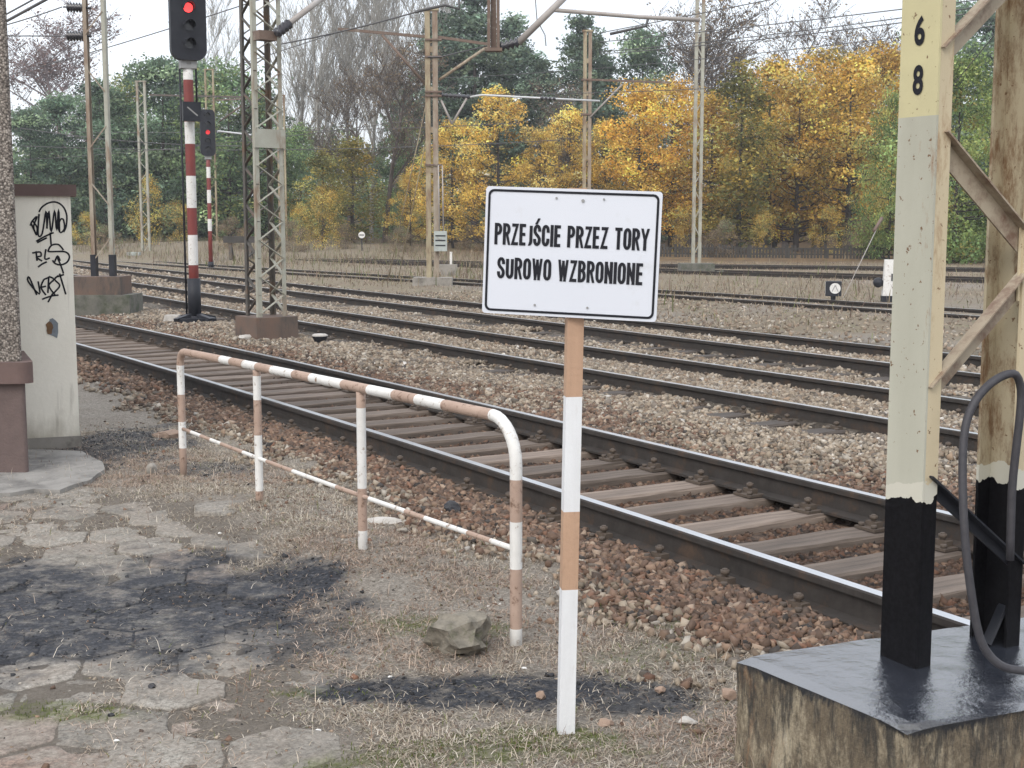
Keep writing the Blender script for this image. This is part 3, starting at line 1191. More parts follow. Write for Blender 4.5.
# gravel crumbs, coal dust grains and stones strewn over the near ground
N, S, X, Y = scatter(52000, -3.0, 3.4, 2.0, 12)
mk = ground_masks(X, Y)
keep = rs.rand(len(N)) < np.clip(.13 + mk['soot'] * .75 + sstep(2.5, 3.3, N) * .5 - mk['moss'], 0.03, 1)
X, Y, so = X[keep], Y[keep], mk['soot'][keep]
m = len(X)
c = np.where((rs.rand(m) < np.clip(so * 1.25, 0, .93))[:, None], rs.uniform(.018, .06, (m, 1)) * np.array([[1, 1.03, 1.12]]),
             np.where((rs.rand(m) < .5)[:, None], palette(m, RED, REDW), palette(m, TAN, TANW)))
s_ = np.where(so > .4, .0040, .0052) * np.exp(rs.normal(0, .42, m))
V, F, C = stones(np.stack([X, Y, hg(X, Y) + s_ * .2], 1), s_, c)
tag(link_mesh('gravel', np_mesh('gravel', V, F, 'stones', C)),
    'fine gravel and coal grit strewn over the trodden foreground', 'gravel', kind='stuff')


# ------------------------------------------------------------------ dead grass
def blades(X, Y, Z, L, W, lean, cols, name, label, droop=.4):
    n = len(X)
    a = rs.uniform(0, 2 * PI, n)
    dx, dy = np.cos(a), np.sin(a)
    px, py = -dy * W, dx * W
    hz = np.cos(lean) * L
    hr = np.sin(lean) * L
    b0 = np.stack([X - px, Y - py, Z - .004], 1)
    b1 = np.stack([X + px, Y + py, Z - .004], 1)
    mx, my, mz = X + dx * hr * .45, Y + dy * hr * .45, Z + hz * .6
    m0 = np.stack([mx - px * .8, my - py * .8, mz], 1)
    m1 = np.stack([mx + px * .8, my + py * .8, mz], 1)
    tx, ty, tz = X + dx * hr, Y + dy * hr, Z + hz * (1 - droop * np.sin(lean) * .5)
    t0 = np.stack([tx - px * .15, ty - py * .15, tz], 1)
    t1 = np.stack([tx + px * .15, ty + py * .15, tz], 1)
    V = np.stack([b0, b1, m1, m0, t1, t0], 1).reshape(-1, 3)
    i = (np.arange(n) * 6)[:, None]
    F = np.concatenate([i + np.array([[0, 1, 2, 3]]), i + np.array([[3, 2, 4, 5]])])
    C = np.repeat(cols[:, None, :], 6, 1).reshape(-1, 3)
    tag(link_mesh(name, np_mesh(name, V, F, 'blades', C)), label, 'grass', kind='stuff')


N, S, X, Y = scatter(1200000, -2.5, 3.7, 2.0, 11.5)
mk = ground_masks(X, Y)
dens = np.clip(mk['grassy'] * (1 - .9 * mk['soot']) * (1 - .72 * mk['paver']) * (1 - mk['ball']), 0, 1)
cl = sstep(.35, .6, fbm(X * 7, Y * 7, 3))
keep = rs.rand(len(N)) < np.clip(dens * (.3 + .7 * cl) * .62, 0, 1)
X, Y = X[keep], Y[keep]
m = len(X)
GR = [(.47, .41, .33), (.35, .30, .235), (.58, .53, .45), (.22, .16, .12), (.16, .115, .09), (.15, .17, .06)]
cols = palette(m, GR, [.3, .25, .17, .14, .1, .04])
redp = sstep(.5, .65, fbm(X * 1.1 + 9, Y * 1.1, 3)) * .5
cols = cols * (1 - redp[:, None] * np.array([.2, .38, .42]))
tall = rs.rand(m) < .025
L = np.where(tall, rs.uniform(.05, .09, m), rs.uniform(.015, .055, m))
lean = np.where(tall, rs.uniform(.3, 1.1, m), rs.uniform(1.1, 1.55, m))
blades(X, Y, hg(X, Y), L, np.full(m, .0016), lean, cols, 'dry_grass', 'short dead matted grass over the trodden near ground')
# moss tufts and a few green blades
N, S, X, Y = scatter(150000, -2.5, 3.7, 2.0, 8)
mk = ground_masks(X, Y)
keep = rs.rand(len(N)) < mk['moss'] * .9
X, Y = X[keep], Y[keep]
m = len(X)
cols = palette(m, [(.11, .14, .03), (.16, .18, .055), (.07, .10, .02)], [.4, .3, .3])
blades(X, Y, hg(X, Y), rs.uniform(.006, .022, m), np.full(m, .0016), rs.uniform(.1, 1.2, m), cols, 'moss', 'low green moss and short grass tufts in the foreground')
# far weeds
n = 60000
X = rs.uniform(-26, 32, n)
Y = rs.uniform(24, 96, n)
N, S = toNS(X, Y)
w = sstep(15.2, 19, N) * (.12 + .95 * sstep(.45, .62, fbm(X * .22, Y * .22, 4)) * np.where((X < 2) & (Y > 36), 1.4, .15))
w *= np.where((np.abs(N - 20.2 + .06 * S) < 1.0), .25, 1) * np.where((X > 0) & (Y > 45), .15, 1)
keep = (rs.rand(n) < w) & (np.abs(X) < .5 * Y)
X, Y = X[keep], Y[keep]
m = len(X)
cols = palette(m, [(.25, .205, .14), (.18, .14, .095), (.16, .115, .09), (.13, .15, .06), (.32, .27, .19)], [.25, .25, .2, .2, .10])
blades(X, Y, hg(X, Y), rs.uniform(.12, .5, m), rs.uniform(.006, .014, m), rs.uniform(.05, .8, m), cols, 'dry_weeds', 'straw coloured weeds on the waste ground beyond the tracks')

n = 90000
X = rs.uniform(-16, 30, n)
Y = rs.uniform(15, 60, n)
N, S = toNS(X, Y)
w = sstep(13.6, 15, N) * (.15 + .85 * sstep(.4, .6, fbm(X * .5, Y * .5, 4))) * np.where(np.abs(N - 20.2 + .03 * S) < .3, .3, 1)
keep = (rs.rand(n) < w) & (np.abs(X) < .5 * Y)
X, Y = X[keep], Y[keep]
m = len(X)
cols = palette(m, [(.33, .27, .20), (.26, .20, .15), (.20, .145, .115), (.15, .165, .07), (.38, .32, .25)], [.3, .28, .22, .06, .14])
blades(X, Y, hg(X, Y), rs.uniform(.04, .16, m), rs.uniform(.005, .011, m), rs.uniform(.4, 1.4, m), cols, 'dry_grass', 'short brown matted grass on the waste strip beyond the third track')

# ------------------------------------------------------------------ station building corner, pier, slab
wb = gnd(28, 475)
sb = thing('station_building', (wb.x, wb.y, -.2), 'corner of a building with pebble dashed wall above a brown plinth at the left edge', 'building')
# footprint: rounded corner at right front, reaching left and back
def footprint(off, rad):
    pts = [(-6, -off), (-rad, -off)]
    x1 = off
    out = [(-6.0, -off)]
    for i in range(9):
        a = -PI / 2 + (PI / 2) * i / 8
        out.append((x1 - rad + rad * math.cos(a), -off + rad + rad * math.sin(a)))
    out += [(x1 - .36, .85), (-6.0, .85)]
    return out


mb = MB(); mb.prism(footprint(-.005, .03), (0, 0, 0), (1, 0, 0), (0, 1, 0), (0, 0, 1), .66); mb.build('plinth', 'plinth', sb)
mb = MB(); mb.prism(footprint(.055, .09), (0, .0, .66), (1, 0, 0), (0, 1, 0), (0, 0, 1), .15)
ldg = mb.build('ledge', 'cap_brown', sb)
mb = MB(); mb.prism(footprint(-.03, .03), (0, 0, .81), (1, 0, 0), (0, 1, 0), (0, 0, 1), 4.2); mb.build('wall', 'pebble', sb)

pr = gnd(78, 440)
pyY = 10.4
p_l, p_r = at(22, 440, pyY), at(78, 440, pyY)
p_top = at(75, 196, pyY).z
pw = p_r.x - p_l.x + .12
px0 = p_r.x - pw / 2
PRZ = math.atan2(-px0, pyY)


def on_pier(x, y):
    d = ray(x, y)
    nx_, ny_ = math.sin(PRZ), -math.cos(PRZ)
    k = (px0 * nx_ + pyY * ny_) / (d[0] * nx_ + d[1] * ny_)
    qx, qy = d[0] * k - px0, d[1] * k - pyY
    return Vector((qx * math.cos(PRZ) + qy * math.sin(PRZ), 0, d[2] * k + H + .2))


pier = thing('wall_pier', (px0, pyY, -.2), 'pale plastered pier with brown cap and black graffiti beside the building corner', 'pier', rz=PRZ)
base_h = .10
mb = MB(); mb.box((0, .2, base_h / 2), (pw + .02, .42, base_h)); mb.build('pier_base', 'concrete', pier)
ph = p_top + .2
bmx = MB(); bmx.box((0, .2, base_h + (ph - base_h) / 2), (pw, .4, ph - base_h)); shaft = bmx.build('shaft', 'pier', pier)
mb = MB(); mb.box((.01, .2, ph + .045), (pw + .07, .46, .09)); mb.build('cap', 'cap_brown', pier)
# graffiti: marker strokes drawn on the front face
STROKES = [
    [(200, 215), (215, 190), (250, 168), (290, 165), (325, 190), (342, 235), (338, 290), (325, 318)],
    [(155, 285), (165, 262), (190, 238), (172, 290), (186, 332), (160, 275)], [(165, 258), (190, 295), (186, 335)],
    [(200, 225), (195, 330), (216, 325), (236, 210), (241, 300)],
    [(240, 300), (250, 210), (262, 320), (280, 205), (290, 310), (300, 200), (305, 320)],
    [(310, 250), (298, 290), (310, 320), (330, 300), (325, 255), (310, 250)],
    [(185, 365), (230, 340), (275, 320)], [(190, 372), (240, 347)], [(257, 320), (262, 382)],
    [(185, 415), (190, 465)], [(165, 425), (205, 420), (210, 440), (186, 446), (216, 466)], [(235, 405), (230, 455), (255, 450)],
    [(325, 410), (300, 382), (265, 385), (248, 410), (255, 418), (330, 418), (355, 440), (345, 470), (315, 485), (285, 480), (268, 462)],
    [(290, 440), (312, 490), (325, 530)], [(280, 470), (295, 440), (308, 465)], [(195, 497), (215, 482), (240, 470)],
    [(188, 640), (150, 550), (145, 572), (202, 635), (195, 570)], [(225, 560), (210, 600), (235, 640)], [(213, 600), (236, 595)], [(225, 560), (250, 550)],
    [(250, 545), (245, 630)], [(250, 545), (276, 560), (250, 592), (282, 640)], [(300, 540), (280, 560), (306, 590), (285, 620), (264, 640)],
    [(290, 547), (328, 535)], [(305, 530), (337, 637)], [(215, 662), (260, 646), (300, 640)], [(246, 677), (266, 640)]]
mb = MB()
for st in STROKES:
    pts = [on_pier(x / 5.12, 170 + y / 5.12) for x, y in st]
    # smooth the pen line
    sm = []
    for i in range(len(pts) - 1):
        p0, p1, p2, p3 = pts[max(i - 1, 0)], pts[i], pts[i + 1], pts[min(i + 2, len(pts) - 1)]
        for u in (0, .25, .5, .75):
            sm.append(.5 * ((2 * p1) + (p2 - p0) * u + (2 * p0 - 5 * p1 + 4 * p2 - p3) * u * u + (3 * p1 - p0 - 3 * p2 + p3) * u ** 3))
    sm.append(pts[-1])
    hw = .0065
    L, Rr = [], []
    for i, p in enumerate(sm):
        d = (sm[min(i + 1, len(sm) - 1)] - sm[max(i - 1, 0)])
        d.y = 0
        if d.length < 1e-6:
            d = Vector((1, 0, 0))
        d.normalize()
        s = Vector((-d.z, 0, d.x)) * hw
        L.append((p.x + s.x, -.0025, p.z + s.z))
        Rr.append((p.x - s.x, -.0025, p.z - s.z))
    k = len(L)
    mb.add(L + Rr, [(i, i + 1, k + i + 1, k + i) for i in range(k - 1)])
mb.build('graffiti', 'sign_black', shaft)
# chipped plaster patch with bare brown core
mb = MB()
def patch(px_, py_, rx, ry, seed, yy):
    rng = random.Random(seed)
    c = on_pier(px_, py_)
    ring = []
    for i in range(12):
        a = 2 * PI * i / 12
        k = rng.uniform(.65, 1.1)
        ring.append((c.x + math.cos(a) * rx * k, yy, c.z + math.sin(a) * ry * k))
    return ring
r1 = patch(53, 328, .05, .085, 3, -.0025)
mb.add(r1, [tuple(range(12))[::-1]], 0)
r2 = patch(49.5, 328, .03, .05, 5, -.005)
mb.add(r2, [tuple(range(12))[::-1]], 1)
MT['chip_grey'] = M('chip_grey', (.22, .25, .28), (.17, .19, .21), 30, .9)
MT['chip_brown'] = M('chip_brown', (.2, .11, .05), (.12, .07, .04), 30, .9)
mb.build('chipped_plaster', ['chip_grey', 'chip_brown'], shaft)

mb = MB()
c0 = [gnd(x, y, -.19) for x, y in ((-60, 497), (10, 494), (34, 490), (60, 491), (72, 486), (90, 481), (97, 475), (105, 470), (103, 463), (92, 458), (82, 452), (40, 450), (-60, 450))]
s0 = c0[3]
mb.prism([(p.x - s0.x, p.y - s0.y) for p in c0], (0, 0, -.12), (1, 0, 0), (0, 1, 0), (0, 0, 1), .138)
o = mb.build('concrete_slab', 'slab'); o.location = (s0.x, s0.y, -.2)
tag(o, 'worn flat concrete slab at the foot of the plastered pier and brown plinth', 'slab')

# ------------------------------------------------------------------ pipe railing
FN = 2.901
rb = NS(FN, 4.674, -.2)
rl = thing('pipe_railing', rb, 'knee bent pipe railing with faded red and white bands along the near track', 'railing')


def rail_pt(S, z):
    return NS(FN, S, z) - rb


def onfence(x, y):
    d = ray(x, y)
    k = FN / (NX * d[0] + NY * d[1])
    q = Vector((d[0] * k, d[1] * k, d[2] * k + H))
    return DX * q.x + DY * q.y, q.z


# near end post + bend + top rail as one bent tube, bands cut where the photo shows them
path = []        # (S, z)
zb = -.26
Sn = 4.674
ztop0, ztop1 = .762, .690
Sf = 9.16
rad = .19
def ztop(S):
    return ztop0 + (ztop1 - ztop0) * (S - Sn) / (Sf - Sn)
cuts_y = [660, 628, 568, 521, 479]
for y in cuts_y:
    path.append((Sn, onfence(516 if y > 600 else 515, y)[1]))
path[0] = (Sn, zb)
bend = []
for i in range(9):
    a = PI / 2 * i / 8
    bend.append((Sn + rad - rad * math.cos(a), ztop(Sn + rad) - rad + rad * math.sin(a)))
cut_x = [445, 418, 395, 370, 344, 312, 295, 273, 258, 245, 232, 222, 208]
tops = [(onfence(x, 400)[0], None) for x in cut_x]
tops = [(onfence(x, 356 + (x - 190) * .197)[0], 0) for x in cut_x]
mats_b = [1, 0, 1, 0]                      # below the bend: white foot, tan, white, tan
mb = MB()
pts = [rail_pt(S, z) for S, z in path] + [rail_pt(S, z) for S, z in bend]
mis = [0, 1, 0, 1] + [0] * (len(pts) - 5)
full = list(pts)
full_m = [0, 1, 0, 1] + [0] * len(bend)
col_t = 1
last = bend[-1][0]
for S, _ in tops:
    full.append(rail_pt(S, ztop(S)))
    full_m.append(col_t)
    col_t = 1 - col_t
fr = .10
endb = [(Sf - fr + fr * math.sin(PI / 2 * i / 5), ztop(Sf) - fr + fr * math.cos(PI / 2 * i / 5)) for i in range(6)]
for i, (S, z) in enumerate(endb):
    full.append(rail_pt(S, z))
    full_m.append(1)
for y, c_ in ((395, 0), (422, 1), (448, 0), (490, 1)):
    z = onfence(183, y)[1] if y < 480 else -.3
    full.append(rail_pt(Sf, z))
    full_m.append(c_)
full_m = full_m[:len(full) - 1]
# doubled rings at colour cuts keep the bands crisp
mb.tube(full, .0265, 12, mis=full_m)
mb.build('top_rail', ['white_paint', 'faded_tan'], rl)
for xpx, ybreaks in ((362, [(552, 0), (530, 1), (488, 0), (408, 1), (396, None)]), (258, [(498, 1), (490, 0), (435, 1), (400, 0), (376, 1), (372, None)])):
    S0 = {362: 6.19, 258: 7.67}[xpx]
    pp, mm_ = [], []
    for y, c_ in ybreaks:
        z = onfence(xpx, y)[1]
        if c_ is None:
            z = ztop(S0) - .02
        pp.append(rail_pt(S0, z))
        if c_ is not None:
            mm_.append(c_)
    pp[0].z -= .08
    m2 = MB(); m2.tube(pp, .0245, 10, mis=mm_); m2.build('post', ['white_paint', 'faded_tan'], rl)
lowp, lowm = [], []
z0l, z1l = .208, .138
n_l = 22
for i in range(n_l + 1):
    S = Sn + (Sf - Sn) * i / n_l
    lowp.append(rail_pt(S, z0l + (z1l - z0l) * i / n_l - .015 * math.sin(PI * i / n_l)))
    lowm.append(0 if i in (0, 2, 3, 5, 6, 9, 10, 11, 14, 15, 18, 20) else 1)
m2 = MB(); m2.tube(lowp, .0125, 8, mis=lowm[:-1]); m2.build('lower_rail', ['white_paint', 'faded_tan'], rl)

# ------------------------------------------------------------------ warning sign
sgb = gnd(567, 733)
sg = thing('warning_sign', (sgb.x, sgb.y, -.2), 'white rectangular sign with black Polish warning lettering on a banded post', 'sign')
PWd, PD = .056, .05
mb = MB()
prot = Matrix.Rotation(R(8), 3, 'Z')
lean = Vector((math.tan(R(.9)), 0, 1))
breaks = [(745, None), (590, 0), (512, 1), (397, 0), (188, 1)]
prev = -.06
for y, c_ in breaks[1:]:
    z = at(570, y, sgb.y).z + .2
    vs = []
    for zz in (prev, z):
        for a, b in ((-1, -1), (1, -1), (1, 1), (-1, 1)):
            q = prot @ Vector((a * PWd / 2, b * PD / 2 + PD / 2, 0))
            vs.append(q + lean * zz)
    fs = [(0, 1, 5, 4), (1, 2, 6, 5), (2, 3, 7, 6), (3, 0, 4, 7)]
    if y == 188:
        fs.append((4, 5, 6, 7))
    mb.add(vs, fs, c_)
    prev = z
mb.build('post', ['post_white', 'post_tan'], sg)
# panel: own frame, yawed and rolled
SW, SH = .596, .428
pc = at(570.5, 253.5, sgb.y - .022)
PAN = Matrix.Translation(pc - Vector((sgb.x, sgb.y, -.2))) @ Matrix.Rotation(R(-13), 4, 'Z') @ Matrix.Rotation(R(2.2), 4, 'Y') @ Matrix.Rotation(PI / 2, 4, 'X')
def rrect(w, h, r, k=5):
    out = []
    for cx, cy, a0 in ((w / 2 - r, h / 2 - r, 0), (-w / 2 + r, h / 2 - r, PI / 2), (-w / 2 + r, -h / 2 + r, PI), (w / 2 - r, -h / 2 + r, 3 * PI / 2)):
        for i in range(k + 1):
            a = a0 + PI / 2 * i / k
            out.append((cx + r * math.cos(a), cy + r * math.sin(a)))
    return out
mb = MB()
mb.prism(rrect(SW, SH, .012), (0, 0, -.006), (1, 0, 0), (0, 1, 0), (0, 0, 1), .006)
panel = mb.build('panel', 'sign_white', sg)
panel.matrix_local = PAN
mb = MB()
o1, i1 = rrect(SW - .018, SH - .018, .020), rrect(SW - .0335, SH - .0335, .014)
k = len(o1)
mb.add([(x, y, .002) for x, y in o1] + [(x, y, .002) for x, y in i1], [(i, (i + 1) % k, k + (i + 1) % k, k + i) for i in range(k)])
mb.build('border', 'sign_black', panel)
def arc(cx, cy, rx, ry, a0, a1, k=7):
    return [(cx + rx * math.cos(R(a0 + (a1 - a0) * i / k)), cy + ry * math.sin(R(a0 + (a1 - a0) * i / k))) for i in range(k + 1)]


def letter(ch):
    """centre line strokes in a cell 1 high; returns (advance width, strokes)"""
    w, t = .36, 0.0
    hx = w / 2
    oval = arc(hx, .76, hx, .24, 0, 180) + arc(hx, .24, hx, .24, 180, 360) + [(w, .76)]
    L = {
        'O': (w, [oval]),
        'C': (w, [[(w, .66)] + arc(hx, .76, hx, .24, 0, 180) + arc(hx, .24, hx, .24, 180, 360) + [(w, .34)]]),
        'S': (w, [[(w, .70)] + arc(hx, .775, hx, .225, 0, 180) + [(.01, .68), (.10, .56), (w - .10, .44), (w - .01, .32)] + arc(hx, .225, hx, .225, 0, -180) + [(0, .30)]]),
        'U': (w, [[(0, 1)] + arc(hx, .24, hx, .24, 180, 360) + [(w, 1)]]),
        'J': (.19, [[(.19, 1), (.19, .6), (.19, .3)] + arc(.06, .17, .13, .17, 0, -110)]),
        'I': (0, [[(0, 0), (0, 1)]]),
        'T': (.36, [[(.18, 0), (.18, 1)], [(-.02, 1), (.38, 1)]]),
        'E': (.29, [[(0, 0), (0, 1)], [(0, 1), (.30, 1)], [(0, .52), (.27, .52)], [(0, 0), (.30, 0)]]),
        'P': (.35, [[(0, 0), (0, 1)], [(0, 1), (.15, 1)] + arc(.16, .76, .19, .24, 90, -90) + [(0, .52)]]),
        'R': (.35, [[(0, 0), (0, 1)], [(0, 1), (.15, 1)] + arc(.16, .76, .19, .24, 90, -90) + [(0, .52)], [(.19, .52), (.36, 0)]]),
        'B': (.35, [[(0, 0), (0, 1)], [(0, 1), (.13, 1)] + arc(.14, .77, .19, .23, 90, -90) + [(0, .54)], [(0, .54), (.15, .54)] + arc(.15, .27, .205, .27, 90, -90) + [(0, 0)]]),
        'Z': (.34, [[(.01, 1), (.34, 1), (0, 0), (.36, 0)]]),
        'N': (.37, [[(0, 0), (0, 1), (.37, 0), (.37, 1)]]),
        'W': (.56, [[(0, 1), (.145, 0), (.28, .95), (.415, 0), (.56, 1)]]),
        'Y': (.40, [[(0, 1), (.20, .44), (.40, 1)], [(.20, .46), (.20, 0)]]),
    }
    if ch == '\u015a':
        a, st = L['S']
        return a, st + [[(.14, 1.17), (.25, 1.33)]]
    return L[ch]


def lettering(body, x0, x1, yc, cap, tv, th_):
    gap, sp = .295, .42
    adv, items = 0.0, []
    for ch in body:
        if ch == ' ':
            adv += sp
            continue
        a, st = letter(ch)
        items.append((adv, st))
        adv += a + gap
    adv -= gap
    sx = (x1 - x0 - tv) / adv
    sy = cap - th_
    mb = MB()
    lay = 0
    for off, st in items:
        for ln in st:
            p = [((off + x) * sx + x0 + tv / 2, y * sy + yc - sy / 2) for x, y in ln]
            p = [q for i, q in enumerate(p) if i == 0 or math.hypot(q[0] - p[i - 1][0], q[1] - p[i - 1][1]) > 1e-5]
            runs = [p] if len(p) > 6 else [p[i:i + 2] for i in range(len(p) - 1)]
            for p in runs:
                n_ = len(p)
                Lp, Rp = [], []
                if n_ == 2:
                    (xa, ya), (xb, yb) = p
                    if abs(yb - ya) >= abs(xb - xa):       # stems and diagonals keep one width across
                        e = th_ / 2 * (1 if yb > ya else -1)
                        sl = (xb - xa) / (yb - ya)
                        ya, yb, xa, xb = ya - e, yb + e, xa - e * sl, xb + e * sl
                        wv = tv * (.82 if abs(xb - xa) > 1e-6 else 1)
                        Lp, Rp = [(xa - wv / 2, ya), (xb - wv / 2, yb)], [(xa + wv / 2, ya), (xb + wv / 2, yb)]
                    else:
                        e = tv * .3 * (1 if xb > xa else -1)
                        Lp, Rp = [(xa - e, ya - th_ / 2), (xb + e, yb - th_ / 2)], [(xa - e, ya + th_ / 2), (xb + e, yb + th_ / 2)]
                else:
                    for i in range(n_):
                        a, b = p[max(i - 1, 0)], p[min(i + 1, n_ - 1)]
                        if p[0] == p[-1] and i in (0, n_ - 1):
                            a, b = p[-2], p[1]
                        d = Vector((b[0] - a[0], b[1] - a[1]))
                        d.normalize()
                        hx, hy = -d.y * tv / 2, d.x * th_ / 2
                        Lp.append((p[i][0] + hx, p[i][1] + hy))
                        Rp.append((p[i][0] - hx, p[i][1] - hy))
                z = .0020 + .00004 * (lay % 6)
                lay += 1
                mb.add([(x, y, z) for x, y in Lp] + [(x, y, z) for x, y in Rp], [(i, n_ + i, n_ + i + 1, i + 1) for i in range(n_ - 1)])
    return mb


lettering('PRZEJ\u015aCIE PRZEZ TORY', -.263, .262, .056, .0725, .0106, .0106).build('lettering', 'sign_black', panel)
lettering('SUROWO WZBRONIONE', -.250, .247, -.058, .0725, .0106, .0106).build('lettering', 'sign_black', panel)
for x, y in ((-.055, .182), (.035, .176), (.105, .183), (-.115, -.178), (.065, -.178)):
    mb = MB()
    mb.tube([(x, y, -.001), (x, y, .004)], .0055 if x == .035 else .0038, 8)
    mb.build('rivet', 'grey_steel', panel)

# ------------------------------------------------------------------ mast 68 on its tarred block
A_, B_ = gnd(737, 657, .15), gnd(907, 728, .15)
e1 = Vector((.925, .375, 0)).normalized()
C_ = B_ + e1 * 1.25
D_ = A_ + e1 * 1.25
mid = (A_ + B_ + C_ + D_) / 4
mast = thing('catenary_mast', (mid.x, mid.y, -.2), 'cream riveted channel mast numbered 6 8 on a tarred concrete block, nearest at right', 'mast', 'catenary masts')
def block_mb():
    bm = bmesh.new()
    q = [bm.verts.new((p.x - mid.x, p.y - mid.y, 0.35)) for p in (A_, B_, C_, D_)]
    f = bm.faces.new(q)
    if f.normal.z < 0:
        f.normal_flip()
    r = bmesh.ops.extrude_face_region(bm, geom=[f])
    vs = [g for g in r['geom'] if isinstance(g, bmesh.types.BMVert)]
    for v in vs:
        v.co.z -= .62
    bmesh.ops.recalc_face_normals(bm, faces=list(bm.faces))
    bmesh.ops.subdivide_edges(bm, edges=list(bm.edges), cuts=22, use_grid_fill=True)
    for v in bm.verts:
        a = fbm(np.array([v.co.x * 6 + 5]), np.array([v.co.y * 6 + v.co.z * 4]), 3)[0] - .5
        b = fbm(np.array([v.co.y * 6 + 9]), np.array([v.co.x * 6 + v.co.z * 4]), 3)[0] - .5
        if v.co.z > .345:
            q_ = Vector((v.co.x + mid.x, v.co.y + mid.y, 0))
            de = min(abs((q_ - A_).xy.dot(Vector((-(B_ - A_).y, (B_ - A_).x)).normalized())), abs((q_ - B_).xy.dot(Vector((-e1.y, e1.x)))))
            v.co.z -= .006 * max(0, 1 - de / .03) ** 2 * (1 + a * 2.5)
            v.co.z += a * .012 - .004
        elif v.co.z < .345:
            v.co.x += a * .035
            v.co.y += b * .035
        if v.co.z > .31:
            dd = min(((v.co.xy - Vector((p.x - mid.x, p.y - mid.y))).length for p in (A_, B_)))
            v.co.z -= max(0, .08 - dd) * .12
    me = bpy.data.meshes.new('footing')
    bm.normal_update()
    bm.to_mesh(me)
    me.materials.append(MT['tar_side'])
    me.materials.append(MT['tar_top'])
    for p in me.polygons:
        if p.normal.z > .7 and p.center.z > .3:
            p.material_index = 1
        p.use_smooth = False
    bm.free()
    return me
link_mesh('footing', block_mb(), mast)
e1 = Vector((.86, .51, 0)).normalized()
e2 = Vector((-e1.y, e1.x, 0))
ftL = gnd(916, 668, .15)                   # front outer corner of the left channel (web edge nearest us)
ftL = ftL - Vector((mid.x, mid.y, .15)) + Vector((0, 0, .325))
CW, CF, CT = .155, .066, .009
CH = 5.2
SEP = .50
def channel(corner, sgn, name):
    """corner: outer front corner; web spans e2, flanges point sgn*e1"""
    mb = MB()
    def slab_(o, u, v, lu, lv, mi):
        p = [o, o + u * lu, o + u * lu + v * lv, o + v * lv]
        mb.add([x + Vector((0, 0, 0)) for x in p] + [x + Vector((0, 0, CH)) for x in p],
               [(0, 1, 5, 4), (1, 2, 6, 5), (2, 3, 7, 6), (3, 0, 4, 7), (4, 5, 6, 7)], mi)
    slab_(corner, e1 * sgn, e2, CT, CW, 0)
    o = mb.build(name, ['chan_web' if sgn > 0 else 'chan_inner', 'chan_flange', 'chan_inner'], mast)
    m2 = MB()
    mb = m2
    slab_(corner + e1 * sgn * (CT + .0005), e1 * sgn, e2, CF - CT, CT * 1.2, 0)
    m2.build('flange', ['chan_flange'], o)
    m3 = MB()
    mb = m3
    slab_(corner + e1 * sgn * (CT + .0005) + e2 * (CW - CT * 1.2), e1 * sgn, e2, CF - CT, CT * 1.2, 0)
    m3.build('flange', ['chan_inner'], o)
    return o
chL = channel(ftL, 1, 'channel_post')
chR = channel(ftL + e1 * SEP, -1, 'channel_post')
# material offset: object z is measured from the mast base, tar line about 0.55 above the block
# zigzag flats between the two posts, on the front and back flanges
BR = [(-60, 1.0, 50, 0.0), (150, 0.0, 248, 1.0), (282, 1.0, 385, 0.0), (486, 0.0, 575, 1.0)]
fr_l = ftL + e1 * (CF * .9) + e2 * .024
fr_r = ftL + e1 * (SEP - CF * .6) + e2 * .024
ext = []
for ya, ua, yb, ub in BR:
    za, zb2 = at(945, ya, 4.22).z + .2, at(945, yb, 4.22).z + .2
    ext.append((za, ua, zb2, ub))
ext += [(3.05, 0.0, 3.42, 1.0), (3.9, 0.0, 3.52, 1.0), (4.05, 0.0, 4.42, 1.0), (4.9, 0.0, 4.52, 1.0)]
for za, ua, zb2, ub in ext:
    p0 = fr_l.lerp(fr_r, ua) + Vector((0, 0, za - fr_l.z))
    p1 = fr_l.lerp(fr_r, ub) + Vector((0, 0, zb2 - fr_l.z))
    p0.z, p1.z = za, zb2
    m2 = MB()
    d = (p1 - p0).normalized()
    p0, p1 = p0 - d * .05, p1 + d * .04
    nrm = d.cross(e2).normalized()
    if nrm.z < 0:
        nrm = -nrm
    bw_ = .068 if min(za, zb2) > .8 else .036
    m2.beam(p0, p1, .007, bw_, up=nrm)
    m2.beam(p0 + nrm * (bw_ / 2 - .003) - e2 * .022, p1 + nrm * (bw_ / 2 - .003) - e2 * .022, .036, .006, up=nrm)
    m2.build('brace', 'brace_paint' if min(za, zb2) > .8 else 'signal_black', mast)
zc_ = at(1010, 262, 4.3).z + .2
m2 = MB()
q = fr_r - e2 * .012
m2.beam(Vector((q.x, q.y, zc_ - .13)), Vector((q.x, q.y, zc_ + .13)), .075, .006, up=e2)
m2.build('gusset', 'chan_flange', mast)
# gusset plate at the foot
m2 = MB()
gp = gnd(996, 640, .15) - Vector((mid.x, mid.y, .15)) + Vector((0, 0, .35))
m2.beam(gp + Vector((-.04, -.02, -.005)), gp + Vector((.02, .0, .125)), .075, .008, up=(1, 0, 0))
m2.build('foot_plate', 'signal_black', mast)
